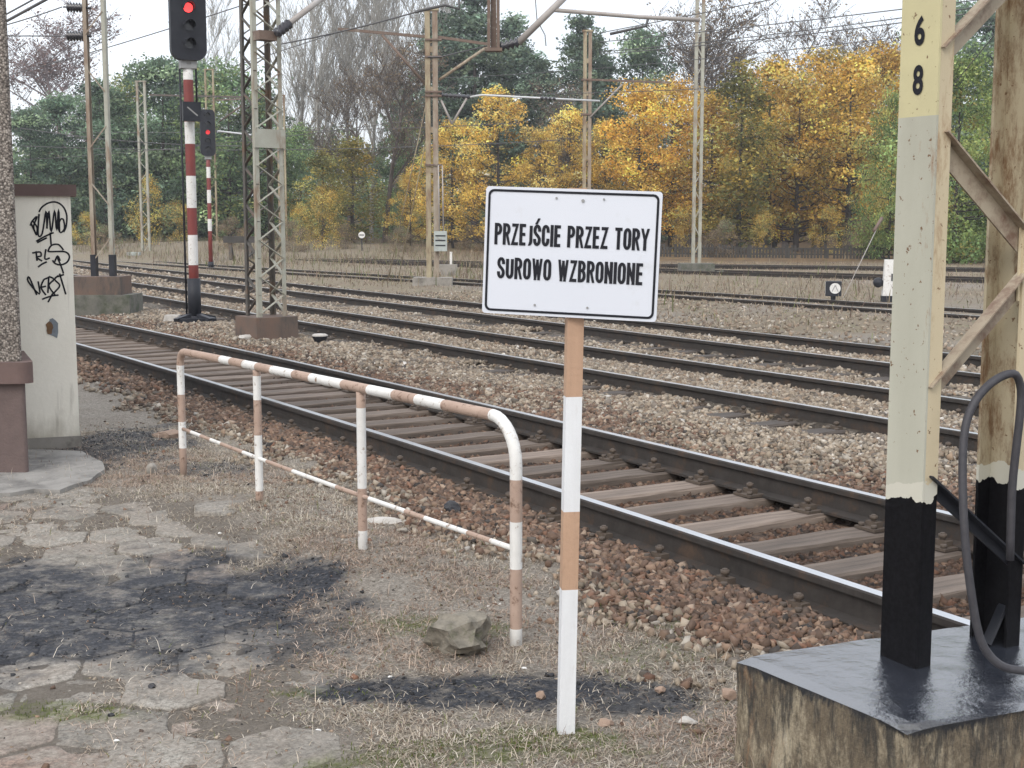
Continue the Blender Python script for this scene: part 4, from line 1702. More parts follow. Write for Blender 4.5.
# painted number on the web
for ch_, y0, y1 in (('6', 17, 47), ('8', 66, 96)):
    me = text_mesh(ch_, 1.0, 0.0, .032)
    n = len(me.vertices)
    co = np.empty(n * 3, dtype=np.float32)
    me.vertices.foreach_get('co', co)
    co = co.reshape(-1, 3)
    hz = at(918, y0, 4.25).z - at(918, y1, 4.25).z
    wd = .042
    co[:, 0] = (co[:, 0] - (co[:, 0].max() + co[:, 0].min()) / 2) * wd / (co[:, 0].max() - co[:, 0].min())
    co[:, 1] = (co[:, 1] - (co[:, 1].max() + co[:, 1].min()) / 2) * hz / (co[:, 1].max() - co[:, 1].min())
    zc = at(918, (y0 + y1) / 2, 4.25).z + .2
    P_ = ftL + e2 * (CW * .50) - e1 * .0025
    out = np.empty_like(co)
    for i in range(n):
        q = P_ - e2 * float(co[i, 0])
        out[i] = (q.x, q.y, zc + co[i, 1])
    me.vertices.foreach_set('co', out.ravel())
    me.materials.append(MT['sign_black'])
    me.update()
    link_mesh('number', me, chL)
# black cable looping up from the block
cab = [(1050, 676, 4.02), (1024, 671, 4.02), (1004, 667, 4.02), (989, 655, 4.02), (979, 635, 4.02), (972, 598, 4.02), (966, 550, 4.03), (963, 500, 4.05), (963, 450, 4.08), (967, 420, 4.1), (976, 400, 4.12),
       (990, 384, 4.15), (1005, 375, 4.18), (1016, 375, 4.2), (1021, 390, 4.22), (1020, 415, 4.22), (1016, 450, 4.22), (1012, 492, 4.22), (1010, 560, 4.22)]
pts = [at(*c) for c in cab]
sm = []
for i in range(len(pts) - 1):
    p0, p1, p2, p3 = pts[max(i - 1, 0)], pts[i], pts[i + 1], pts[min(i + 2, len(pts) - 1)]
    for u in (0, .33, .66):
        sm.append(.5 * ((2 * p1) + (p2 - p0) * u + (2 * p0 - 5 * p1 + 4 * p2 - p3) * u * u + (3 * p1 - p0 - 3 * p2 + p3) * u ** 3))
sm.append(pts[-1])
cb = sm[0].copy()
mb = MB(); mb.tube([p - cb for p in sm], .0135, 8)
o = mb.build('earthing_cable', 'rubber'); o.location = cb
tag(o, 'thick black cable looping up beside the cream channel mast', 'cable')


# ------------------------------------------------------------------ lattice and channel masts along the line
def footing_box(mb, w, d, h, z0=0.0, mi=0):
    mb.box((0, 0, z0 + h / 2), (w, d, h), mi, taper=.97)


def lattice_mast(px, py_, Y, label, width, top_h, foot, legs_mat='mast_paint', rz=0.0, leg=.06, pitch=.9, foot_mats=('footing_brown',), yplate=None):
    b = gnd(px, py_, -.2) if Y is None else at(px, py_, Y)
    b.z = -.2
    t = thing('catenary_mast', b, label, 'mast', 'catenary masts', rz)
    fh = 0
    if foot:
        fw, fd, fh = foot[0]
        m2 = MB(); footing_box(m2, fw, fd, fh + .1, -.1); f0 = m2.build('footing', foot_mats[0], t)
        if len(foot) > 1:
            w2, d2, h2 = foot[1]
            m2 = MB(); footing_box(m2, w2, d2, h2 - .001, fh + .001); m2.build('footing', foot_mats[1], t)
            fh += h2
    w = width / 2
    for sx, sy in ((-1, -1), (1, -1), (1, 1), (-1, 1)):
        m2 = MB()
        m2.beam((sx * w, sy * w, fh), (sx * w * .96, sy * w * .96, top_h), leg, .012, up=(0, 1, 0))
        m2.beam((sx * (w + leg / 2), sy * (w - leg / 2), fh), (sx * (w * .96 + leg / 2), sy * (w * .96 - leg / 2), top_h), .012, leg, up=(0, 1, 0))
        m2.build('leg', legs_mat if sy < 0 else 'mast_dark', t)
    for a, b_ in (((-1, -1), (1, -1)), ((1, -1), (1, 1)), ((1, 1), (-1, 1)), ((-1, 1), (-1, -1))):
        m2 = MB()
        z = fh + .05
        s = 1
        while z < top_h - pitch * .5:
            p = (a if s > 0 else b_)
            q = (b_ if s > 0 else a)
            m2.beam((p[0] * w * 1.02, p[1] * w * 1.02, z), (q[0] * w * 1.02, q[1] * w * 1.02, z + pitch * .5), .046, .012, up=(0, 0, 1))
            z += pitch * .5
            s = -s
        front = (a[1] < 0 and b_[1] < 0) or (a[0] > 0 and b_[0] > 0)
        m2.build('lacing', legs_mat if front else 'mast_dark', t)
    if yplate:
        m2 = MB(); m2.box((0, -w - .03, yplate), (width + .1, .02, .27)); m2.build('tie_plate', legs_mat, t)
    return t, fh


lat, lfh = lattice_mast(267, 344, None, 'big grey lattice mast on a square rusty brown footing left of the railing end', .40, 7.3,
                        [(.70, .70, .42)], rz=R(38), leg=.062, pitch=.54, yplate=3.02)
leftm_b = gnd(105, 318)
lm = thing('catenary_mast', (leftm_b.x, leftm_b.y, -.2), 'twin post rusty mast on a two tier dark concrete footing by the pale pier', 'mast', 'catenary masts')
m2 = MB(); m2.box((0, 0, .15), (1.22, .9, .62)); m2.build('footing', 'footing_grey', lm)
m2 = MB(); m2.box((-.1, 0, .4615 + .17), (1.05, .75, .34)); m2.build('footing', 'footing_brown', lm)
def pair_posts(t, x0, x1, z0, z1, w=.1, d=.16, mat='mast_paint', lacing=True):
    for x, mt in ((x0, 'mast_mottled' if mat == 'left' else mat), (x1, 'mast_paint' if mat == 'left' else mat if lacing else 'mast_mottled')):
        m3 = MB()
        m3.box((x, 0, (z0 + z1) / 2), (.012, d, z1 - z0))
        m3.box((x + (w / 2 if x == x0 else -w / 2), -d / 2 + .006, (z0 + z1) / 2), (w - .014, .012, z1 - z0))
        m3.box((x + (w / 2 if x == x0 else -w / 2), d / 2 - .006, (z0 + z1) / 2), (w - .014, .012, z1 - z0))
        m3.build('channel_post', mt, t)
    if not lacing:
        for z in np.arange(z0 + .8, z1 - .3, 1.1):
            m3 = MB(); m3.box(((x0 + x1) / 2, 0, float(z)), (x1 - x0 - w, d * .8, .16)); m3.build('batten', mat, t)
        return
    m3 = MB()
    z = z0 + .3
    s = 1
    while z < z1 - .6:
        a, b = (x0 + w * .5, x1 - w * .5) if s > 0 else (x1 - w * .5, x0 + w * .5)
        m3.beam((a, -d / 2 - .008, z), (b, -d / 2 - .008, z + .42), .008, .022 if mat == 'left' else .035)
        z += 1.05 if mat == 'left' else .62
        s = -s
    m3.build('lacing', 'mast_mottled' if mat == 'left' else mat, t)
pair_posts(lm, -.19, .21, .80, 7.4, .07, .14, 'left')
m2 = MB()
for x in (-.165, .185):
    m2.box((x, 0, 1.0), (.10, .17, .42))
m2.build('tarred_foot', 'signal_black', lm)


def insulator(mb, p0, p1, r, n=6):
    p0, p1 = Vector(p0), Vector(p1)
    pts, rr = [], []
    for i in range(n * 2 + 1):
        pts.append(p0.lerp(p1, i / (n * 2)))
        rr.append(r if i % 2 else r * .4)
    mb.tube(pts, rr, 8)


for yz in (8, 36):
    p = at(88, yz, leftm_b.y) - lm.location
    q = at(63, yz + (-1 if yz == 8 else 0), leftm_b.y) - lm.location
    m2 = MB()
    m2.tube([p + Vector((.06, 0, 0)), p.lerp(q, .2)], .025, 6)
    insulator(m2, p.lerp(q, .15), p.lerp(q, .85), .10)
    m2.tube([p.lerp(q, .8), q], .015, 6)
    m2.build('insulator', 'insulator', lm)

# small far masts (channel pairs, no footing to be seen)
def slim_mast(px, ybase, ytop, Y, label, sep_px, mat='mast_paint', foot=None, foot_mat='concrete', cap=True, z_b=-.2, lacing=True):
    b = at(px, ybase, Y)
    b.z = z_b
    zt = at(px, ytop, Y).z - z_b
    sep = sep_px * Y / FPX
    t = thing('catenary_mast', b, label, 'mast', 'catenary masts')
    z0 = 0.0
    if foot:
        m3 = MB(); m3.box((0, 0, foot[2] / 2 - .1), (foot[0], foot[1], foot[2] + .2), taper=.95); m3.build('footing', foot_mat, t)
        z0 = foot[2]
    w = min(.11, sep * .42) if lacing else sep * .42
    pair_posts(t, -sep / 2, sep / 2, z0, zt, w, .16, mat, lacing)
    if cap:
        m3 = MB(); m3.box((0, 0, zt + .032), (sep + .08, .22, .06)); m3.build('head_plate', mat, t)
    return t, zt


m146, _ = slim_mast(146.5, 262, 82, 70, 'slim pale mast standing in dry grass before dark green trees at left', 9, 'mast_paint')
m283, _ = slim_mast(283.5, 243, 96, 86, 'distant thin mast just right of the big lattice mast', 8, 'mast_yellow')
m213, _ = slim_mast(213.5, 240, 70, 88, 'distant thin mast rising behind the far red signal', 9, 'mast_yellow')
m432, z432 = slim_mast(433, 288, 11, 37.7, 'ochre twin channel mast with bracket arms, left of the white sign', 12, 'mast_yellow', (1.15, .8, .30), 'concrete', lacing=False)
m585, z585 = slim_mast(586, 292, 32, 47, 'rusty ochre mast whose lower half stands behind the white sign', 8, 'mast_yellow', lacing=False)
m695, z695 = slim_mast(696, 272, -40, 47.5, 'tall thin mast on a crumbling grey footing, right of the white sign', 9, 'mast_paint', (1.25, .9, .42), 'footing_grey', cap=False)
m2 = MB()
rngf = random.Random(4)
for i in range(14):
    m2.box((rngf.uniform(-.95, .95), rngf.uniform(-.6, .3), .0 + rngf.uniform(0, .1)), (rngf.uniform(.2, .45), .3, rngf.uniform(.12, .25)), rot=Matrix.Rotation(rngf.uniform(-.4, .4), 3, 'Y'))
m2.build('rubble_collar', 'footing_grey', m695)
for t, zt, Y in ((m585, z585, 47),):
    m3 = MB(); m3.beam((0, -.1, zt - 1.62), (2.9, -.1, zt - 1.72), .06, .07); m3.build('bracket_arm', 'mast_rust', t)
    m3 = MB(); m3.tube([(.1, -.1, zt - 2.9), (1.2, -.1, zt - 1.78)], .035, 6); m3.build('strut', 'tube_grey', t)
    for z in (zt - 1.62, zt - 2.8):
        m3 = MB(); m3.box((0, 0, z), (.42, .24, .06)); m3.build('clamp', 'mast_rust', t)


def L432(x, y):
    return at(x, y, 37.7) - Vector(m432.location)


for a, b, w in (((338, 29), (428, 37), .075), ((438, 37), (487, 44), .075)):
    m3 = MB(); m3.beam(L432(*a), L432(*b), .06, w); m3.build('bracket_arm', 'mast_rust', m432)
for a, b, mt in (((382, 35), (429, 88), 'mast_rust'), ((439, 80), (487, 47), 'brace_paint')):
    m3 = MB(); m3.tube([L432(*a), L432(*b)], .045, 6); m3.build('strut', mt, m432)
for y in (40, 57, 92, 96, 165):
    m3 = MB(); c = L432(433.5, y); m3.box((c.x, 0, c.z), (.46, .26, .05)); m3.build('clamp', 'mast_rust', m432)
m3 = MB()
for a, b in (((441, 100), (452, 124)), ((452, 124), (467, 98))):
    m3.tube([L432(*a), L432(*b)], .035, 6)
m3.build('steady_arm', 'tube_grey', m432)
m3 = MB(); insulator(m3, L432(440, 95), L432(470, 97), .07, 7); m3.build('insulator', 'insulator', m432)
m3 = MB(); m3.tube([L432(470, 97), L432(482, 95), L432(540, 98), L432(600, 101)], .03, 6); m3.build('contact_arm', 'wire_bright', m432)
m3 = MB(); insulator(m3, L432(540, 98), L432(556, 99), .06, 4); m3.build('insulator', 'insulator', m432)
# switch box with conduit on that mast
m3 = MB(); c = L432(441, 241); m3.box((c.x, -.22, c.z), (.36, .2, .56)); bx = m3.build('switch_box', 'box_grey', m432)
m3 = MB()
for dz in (-.12, .02, .15):
    m3.box((c.x, -.325, c.z + dz), (.28, .012, .035))
m3.build('louvre', 'signal_black', bx)
m3 = MB()
for dx_ in (-.03, .08):
    m3.tube([(c.x + dx_, -.2, c.z + .28), (c.x + dx_ - .02, -.16, c.z + 2.1)], .02, 6)
m3.build('conduit', 'tube_grey', m432)
# guy wires of that mast
for a, b in (((428, 95), (387, 252)), ((430, 120), (397, 252))):
    p, q = at(*a, 37.7), at(*b, 40.5)
    q.z = -.2
    m3 = MB(); m3.tube([p - Vector(m432.location), q - Vector(m432.location)], .014, 5); m3.build('guy_wire', 'mast_yellow', m432)

# gantry beam between lattice mast (above the frame) and hanging post over tracks
gb = Vector(lat.location)
hp = at(493.5, 40, 21.9)
gt = thing('catenary_gantry', (gb.x, gb.y, 6.9), 'rusty hanging post and slanting insulated arms of the overhead gantry at the top', 'gantry')
end = Vector((hp.x, hp.y, 6.9)) - Vector(gt.location)
m3 = MB()
e_ = end * 1.6
for dz in (0, .45):
    m3.beam((0, 0, dz), (e_.x, e_.y, dz), .08, .08)
for i in range(12):
    a, b = e_ * (i / 12), e_ * ((i + 1) / 12)
    m3.beam((a.x, a.y, 0 if i % 2 else .45), (b.x, b.y, .45 if i % 2 else 0), .04, .04)
m3.build('crossbeam', 'mast_rust', gt)
m3 = MB()
zb_ = at(493.5, 50, 21.9).z - 6.9
for s in (-1, 1):
    m3.box((end.x + s * .075, end.y, (zb_ - .05) / 2), (.05, .16, -zb_ - .05))
m3.box((end.x, end.y + .02, (zb_ - .05) / 2), (.09, .02, -zb_ - .05))
m3.box((end.x, end.y, zb_ + .0), (.28, .2, .05))
m3.build('drop_post', 'mast_rust', gt)
def G_(x, y, Y=21.9):
    return at(x, y, Y) - Vector(gt.location)
m3 = MB(); m3.tube([G_(518, 43), G_(572, -10)], .055, 8); m3.build('strut', 'tube_grey', gt)
m3 = MB(); insulator(m3, G_(500, 47), G_(519, 42), .09, 4); m3.build('insulator', 'insulator', gt)
m3 = MB(); m3.tube([G_(553, 10), G_(640, 17), G_(700, 20)], .035, 6); m3.build('registration_arm', 'tube_grey', gt)
m3 = MB(); m3.tube([G_(648, 19), G_(646, 26), G_(610, 34)], .025, 6); m3.build('steady_arm', 'wire', gt)
m3 = MB(); m3.tube([G_(535, -5), G_(537, 20), G_(545, 35), G_(546, 46)], .008, 5); m3.build('jumper', 'wire', gt)
m3 = MB(); m3.tube([G_(487, 46), G_(440, 57), G_(428, 57)], .012, 5); m3.build('jumper', 'wire', gt)
m3 = MB(); m3.tube([G_(415, 12), G_(445, 5), G_(459, 9), G_(459, -5)], .025, 6); m3.build('steady_arm', 'wire', gt)
# insulated strut from the lattice mast
Lb = Vector(lat.location)
def inv_lat(p):
    return Matrix.Rotation(-lat.rotation_euler.z, 3, 'Z') @ (p - Lb)
m3 = MB(); m3.tube([inv_lat(at(287, 25, 19.6)), inv_lat(at(330, -8, 20.6))], .045, 8); m3.build('strut', 'tube_grey', lat)
m3 = MB(); insulator(m3, inv_lat(at(276, 34, 19.4)), inv_lat(at(290, 23, 19.65)), .08, 4); m3.build('insulator', 'insulator', lat)
m3 = MB(); c = inv_lat(at(265, 36, 19.5)); m3.box(c, (.28, .2, .13)); m3.build('clamp', 'mast_rust', lat)


# ------------------------------------------------------------------ light signals
def signal(px, py_base, Y, label, y_head_lo, head_w, lens_y, lit, stripes, facing, n_extra_up, plate=None, base_z=-.1):
    b = at(px, py_base, Y)
    b.z = base_z
    rz = math.atan2(facing[1], facing[0]) + PI / 2
    t = thing('light_signal', b, label, 'signal', 'railway light signals', rz)
    zl = [at(px, y, Y).z - base_z for y in lens_y]
    pitch = abs(zl[0] - zl[1])
    z_lo = at(px, y_head_lo, Y).z - base_z
    z_hi = max(zl) + pitch * (n_extra_up + .65)
    pr = head_w * .142
    m3 = MB()
    zc = [at(px, y, Y).z - base_z for y in stripes]
    zc[0] = .05
    pts = [(0, 0, z) for z in zc]
    m3.tube(pts, pr, 12, mis=[i % 2 for i in range(len(pts) - 1)])
    m3.build('pole', ['signal_red', 'white_paint'], t)
    m3 = MB()
    m3.tube([(0, 0, zc[-1] - .05), (0, 0, z_lo + .1)], pr * 1.25, 10)
    m3.box((0, 0, z_lo - .06), (head_w * .45, .2, .14))
    m3.build('neck', 'grey_steel', t)
    m3 = MB()
    m3.tube([(0, 0, -.15), (0, 0, .1)], pr * 1.7, 12)
    for i in range(4):
        a = i * PI / 2 + .5
        m3.beam((math.cos(a) * .1, math.sin(a) * .1, .09), (math.cos(a) * .42, math.sin(a) * .42, .02), .1, .10)
    m3.box((0, 0, .02), (.62, .62, .09))
    m3.build('base', 'signal_black', t)
    m3 = MB()
    m3.tube([(0, 0, .09), (0, 0, .75 if plate else .35)], pr * 1.35, 12)
    m3.build('sleeve', 'signal_black', t)
    # head: rounded plate
    m3 = MB()
    hh = z_hi - z_lo
    m3.prism(rrect(head_w, hh, head_w * .3, 6), (0, -.16, z_lo + hh / 2), (1, 0, 0), (0, 0, 1), (0, 1, 0), .16)
    head = m3.build('signal_head', 'signal_black', t)
    allz = zl + [max(zl) + pitch * (i + 1) for i in range(n_extra_up)]
    lr = pitch * .27
    for i, z in enumerate(allz):
        m3 = MB()
        ring = [(math.cos(a) * lr, -.168, z + math.sin(a) * lr) for a in np.linspace(0, 2 * PI, 17)[:-1]]
        m3.add(ring, [tuple(range(16))])
        m3.build('lens', ('lamp_red' if plate else 'lamp_red_far') if i == lit else 'lens_dark', head)
        m3 = MB()
        # hood: half cylinder roof over the lens
        A0 = []
        for yy, kx in ((-.161, 1.0), (-.161 - pitch * .75, .92)):
            for a in np.linspace(R(-8), R(188), 11):
                dz = 0 if yy > -.2 else -pitch * .05
                A0.append((math.cos(a) * lr * 1.25 * kx, yy + (0 if yy > -.2 else (.4 * (1 - math.sin(a))) * pitch * .7), z + math.sin(a) * lr * 1.25 * kx + dz))
        m3.add(A0, [(j, j + 1, 12 + j, 11 + j) for j in range(10)])
        inner = [(x * .95, y, z + (zz - z) * .95) for x, y, zz in A0]
        m3.add(inner, [(11 + j, 12 + j, j + 1, j) for j in range(10)])
        m3.build('hood', 'signal_black', head)
    if plate:
        z0, z1 = at(px, plate[1], Y).z - base_z, at(px, plate[0], Y).z - base_z
        m3 = MB(); m3.box((0, -.2, (z0 + z1) / 2), (.30, .12, z1 - z0)); pl = m3.build('name_plate_box', 'signal_black', t)
        m3 = MB(); m3.beam((-.08, -.263, z1 - .09), (.09, -.263, z0 + .09), .003, .022); m3.build('painted_stroke', 'grey_steel', pl)
        m3 = MB()
        m3.tube([(-.12, .10, .05), (-.12, .10, z_lo + .3)], .018, 6)
        m3.tube([(.16, .12, z1 - .1), (.16, .12, z_lo + .3)], .018, 6)
        m3.build('cable_pipe', 'signal_black', t)
    return t


signal(195, 320, 23.2, 'nearer railway signal with glowing red lamp on a red and white banded pole', 61, .60, [45, 27, 9], 2,
       [325, 265, 235, 208, 176, 144, 122, 80, 62], (.42, -.91), 2, plate=(103, 122))
signal(211, 267, 52, 'smaller farther railway signal with a red lamp, just behind the nearer one', 156, .56, [149, 141, 132.5, 124, 115], 2,
       [268, 231, 219, 203, 190, 178, 167, 156], (.30, -.95), 0, base_z=-.2)

# ------------------------------------------------------------------ dwarf signal, lever, magnets, marker disc
Y0 = 28.9
db = at(833, 307, Y0); db.z = -.2
dz_ = thing('dwarf_signal', db, 'small black box signal with a round white triangle disc beside the weedy rails', 'signal', rz=R(-14))
m3 = MB(); m3.box((0, 0, .12), (.10, .10, .3)); m3.box((0, 0, -.02), (.3, .3, .08)); m3.build('stand', 'signal_black', dz_)
m3 = MB(); m3.prism(rrect(.34, .32, .02), (0, -.12, .40), (1, 0, 0), (0, 0, 1), (0, 1, 0), .26); bx = m3.build('lamp_box', 'signal_black', dz_)
m3 = MB(); ring = [(.035 + math.cos(a) * .115, -.124, .41 + math.sin(a) * .115) for a in np.linspace(0, 2 * PI, 21)[:-1]]
m3.add(ring, [tuple(range(20))]); m3.build('disc', 'white_paint', bx)
m3 = MB()
for a, b in (((-.03, .34), (.035, .475)), ((.035, .475), (.10, .34))):
    m3.beam((a[0], -.127, a[1]), (b[0], -.127, b[1]), .003, .018, up=(0, 0, 1))
m3.build('triangle_mark', 'grey_steel', bx)
m3 = MB(); m3.box((-.173, .0, .41), (.006, .2, .26)); m3.build('side_glass', 'white_paint', bx)

lb = at(889, 305, 29.6); lb.z = -.2
lv = thing('point_lever', lb, 'white upright point lever housing with black foot, half behind the cream mast', 'lever', rz=R(-8))
m3 = MB(); m3.box((0, 0, .6), (.32, .22, .82), taper=.78); m3.build('housing', 'white_paint', lv)
m3 = MB(); m3.box((0, 0, .09), (.34, .26, .24)); m3.build('foot', 'signal_black', lv)
m3 = MB()
m3.box((.03, -.112, .62), (.03, .004, .16))
m3.build('mark', 'signal_black', lv)
m3 = MB(); m3.tube([(-.1, 0, .42), (-.24, 0, .50)], .03, 6)
bmw = bmesh.new(); bmesh.ops.create_uvsphere(bmw, u_segments=10, v_segments=8, radius=.115)
m3.add([(v.co.x - .25, v.co.y, v.co.z + .5) for v in bmw.verts], [tuple(v.index for v in f.verts) for f in bmw.faces], 0, True); bmw.free()
m3.build('counterweight', 'signal_black', lv)

gl = thing('guy_pole', (at(841, 296, 31).x, 31, -.2), 'thin slanting rusty stay rising from the dry ground behind the dwarf signal', 'stay')
m3 = MB(); p = at(841, 285, 31) - Vector(gl.location); p.z = -.05; q = at(882, 218, 33.5) - Vector(gl.location)
m3.tube([p, q], .010, 5); m3.build('rod', 'tube_grey', gl)
m3 = MB(); qq = at(874, 231, 33.1) - Vector(gl.location); m3.tube([qq, q], .045, 6); m3.build('sleeve', 'mast_rust', gl)

tb = at(320, 345, 19.0); tb.z = hg(tb.x, tb.y) - .01
mg = thing('track_magnet', (tb.x, tb.y, float(tb.z)), 'pale topped black trackside knob on the ballast right of the lattice mast', 'trackside device')
def lathe(mb, prof, n=14, mi=0):
    vs = []
    for r_, z_ in prof:
        for j in range(n):
            vs.append((r_ * math.cos(2 * PI * j / n), r_ * math.sin(2 * PI * j / n), z_))
    fs = []
    for i in range(len(prof) - 1):
        for j in range(n):
            fs.append((i * n + j, i * n + (j + 1) % n, (i + 1) * n + (j + 1) % n, (i + 1) * n + j))
    fs.append(tuple((len(prof) - 1) * n + j for j in range(n)))
    mb.add(vs, fs, mi, True)
m3 = MB(); lathe(m3, [(.06, 0), (.08, .05), (.11, .11), (.118, .125)]); m3.build('body', 'signal_black', mg)
m3 = MB(); lathe(m3, [(.112, .123), (.114, .14), (.085, .155), (.03, .16)]); m3.build('cap', 'pale_stone', mg)

tb = at(173, 322, 23.3); tb.z = float(hg(tb.x, tb.y))
o = MB(); o.box((0, 0, .05), (.30, .24, .14), taper=.8); o = o.build('marker_stone', 'pale_stone'); o.location = tb
tag(o, 'flat pale stone lying left of the banded signal foot', 'stone')
wb_ = at(246, 345, 18.9); wb_.z = float(hg(wb_.x, wb_.y))

mdb = at(362, 250, 72); mdb.z = -.0
md = thing('marker_disc', mdb, 'small white disc marker on a thin post before the bare trunks', 'marker')
zz = at(362, 235, 72).z - mdb.z
m3 = MB(); m3.tube([(0, 0, -.3), (0, 0, zz)], .03, 6); m3.build('post', 'signal_black', md)
m3 = MB(); m3.prism([(math.cos(a) * .18, math.sin(a) * .18) for a in np.linspace(0, 2 * PI, 17)[:-1]], (0, -.05, zz), (1, 0, 0), (0, 0, 1), (0, 1, 0), .03); dsk = m3.build('disc', 'white_paint', md)
m3 = MB(); m3.box((0, -.056, zz), (.25, .006, .05)); m3.build('bar', 'signal_black', dsk)

bwb = at(134, 257, 66); bwb.z = -.2
o = MB(); o.box((0, 0, .22), (.6, .4, .44)); o = o.build('cable_cabinet', 'box_grey'); o.location = bwb
tag(o, 'low pale cable cabinet in the dry grass by the slim mast at left', 'cabinet')
bwb = at(448, 268, 45); bwb.z = -.15
o = MB(); o.box((0, 0, .2), (.62, .3, .4)); o = o.build('concrete_block', 'concrete'); o.location = bwb
tag(o, 'low grey concrete block behind the ochre mast foot', 'block')
bwb = at(451, 262, 50); bwb.z = -.15
o = MB(); o.box((0, 0, .35), (.09, .06, .75)); o = o.build('marker_post', 'white_paint'); o.location = bwb
tag(o, 'tiny white marker post standing beside the ochre mast', 'post')

# horizontal tank-like buffer by the second signal
bb = at(240, 245, 62); bb.z = -.1
o = thing('buffer_stop', bb, 'dark low buffer stop in the weeds left of the lattice mast', 'buffer stop')
m3 = MB(); m3.box((0, 0, 1.0), (1.5, .25, .3)); m3.build('beam', 'dark_wood', o)
for s in (-.45, .45):
    m3 = MB(); m3.beam((s, 0, -.2), (s, 0, .84), .14, .14); m3.beam((s, .9, -.2), (s, .06, .8), .1, .1); m3.build('leg', 'mast_dark', o)


# ------------------------------------------------------------------ stones one can tell apart
def rock(px, py_, size, mat, label, cat, seed, sink=.3, name='stone', rz=0.0, rough=.22, slab_=False):
    rng = np.random.RandomState(seed)
    b = gnd(px, py_)
    bm = bmesh.new()
    bmesh.ops.create_icosphere(bm, subdivisions=3, radius=1)
    ph = rng.uniform(0, 10, 3)
    planes = [(Vector(rng.normal(0, 1, 3)).normalized(), rng.uniform(.55, .85)) for _ in range(11)]
    for v in bm.verts:
        p = v.co.copy()
        for n_, d_ in planes:
            k = p.dot(n_) - d_
            if k > 0:
                p -= n_ * k
        q = fbm(np.array([p.x * 2.4 + ph[0]]), np.array([p.y * 2.4 + p.z * 3 + ph[1]]), 4)[0] - .5
        p *= 1 + q * rough
        if slab_:
            p.z += math.floor((p.z + p.x * .12) * 5) / 5 * .10
            p.x += math.floor((p.z) * 5) / 5 * .08
        v.co = Vector((p.x * size[0], p.y * size[1], p.z * size[2]))
    me = bpy.data.meshes.new(name)
    bm.to_mesh(me); bm.free()
    me.materials.append(MT[mat])
    o = link_mesh(name, me)
    z = float(hg(b.x, b.y))
    o.location = (b.x, b.y, z + size[2] * (1 - sink * 2) * .7)
    o.rotation_euler = (0, 0, rz)
    return tag(o, label, cat)


rock(453, 647, (.175, .14, .10), 'moss_stone', 'large mossy broken stone lying between the railing post and the soot patch', 'stone', 27, .12, rz=-.2, rough=.75, slab_=True)
rock(452, 520, (.055, .05, .05), 'coal', 'lump of black coal lying below the railing in the middle', 'coal', 6, .1, 'coal_lump', rough=.4)
rock(152, 686, (.019, .018, .016), 'coal', 'small dark pebble lying on the pavers at lower left', 'pebble', 8, .1, 'pebble')
rock(111, 713, (.013, .012, .01), 'coal', 'tiny dark pebble at the edge of the lower left moss', 'pebble', 9, .1, 'pebble')
rock(687, 721, (.042, .028, .017), 'pale_stone', 'flat whitish stone between the sign foot and the tarred block', 'stone', 10, .1)
rock(541, 700, (.026, .02, .02), 'tan_stone', 'small tan stone on the black grit left of the sign post', 'stone', 12, .1)
rock(605, 723, (.036, .03, .02), 'tan_stone', 'brownish stone right of the foot of the sign post', 'stone', 13, .2)
rock(661, 690, (.028, .02, .016), 'tan_stone', 'flat reddish stone on the grit right of the sign post', 'stone', 14, .1)
rock(728, 697, (.035, .025, .03), 'tan_stone', 'tan stone lying against the left face of the tarred block', 'stone', 15, .1)
rock(682, 560, (.10, .07, .03), 'footing_grey', 'grey slab stone beside the near rail right of the sign post', 'stone', 16, .1)
rock(385, 527, (.12, .05, .025), 'pale_stone', 'pale flat stone on the dead grass right of the third railing post', 'stone', 17, .2)
rock(170, 438, (.16, .12, .05), 'tan_stone', 'flat tan stone slab on the soot left of the far railing post', 'stone', 18, .2)
rock(152, 473, (.04, .04, .05), 'concrete', 'small grey upright stone on the soot near the pier', 'stone', 19, .1)
rock(246, 346, (.13, .10, .07), 'pale_stone', 'white rock at the front corner of the lattice mast footing', 'stone', 23, .2)
for i, (x, y, lb_) in enumerate(((144, 683, 'scrap of white paper on the pavers beside the dark pebble'), (116, 738, 'scrap of white paper on the reddish paver at lower left'),
                                 (318, 727, 'scrap of white paper on the trodden soil at bottom middle'), (220, 539, 'scrap of white paper on the dead grass above the soot'),
                                 (524, 668, 'small white pebble before the near end of the railing'), (390, 676, 'white paper scrap on the left end of the black grit'))):
    rock(x, y, (.012, .009, .005), 'white_paint', lb_, 'litter' if 'paper' in lb_ else 'pebble', 40 + i, .1, 'paper_scrap' if 'paper' in lb_ else 'pebble')

# ------------------------------------------------------------------ overhead wires
def wire(pa, pb, label, r=.012, sag=.0, mat='wire', name='overhead_wire'):
    a, b = at(*pa), at(*pb)
    base = a.copy()
    mb = MB()
    pts = []
    for i in range(13):
        u = i / 12
        p = a.lerp(b, u) - base
        p.z -= sag * 4 * u * (1 - u)
        pts.append(p)
    mb.tube(pts, r, 5, cap=False)
    o = mb.build(name, mat)
    o.location = base
    return tag(o, label, 'wire', 'overhead wires')


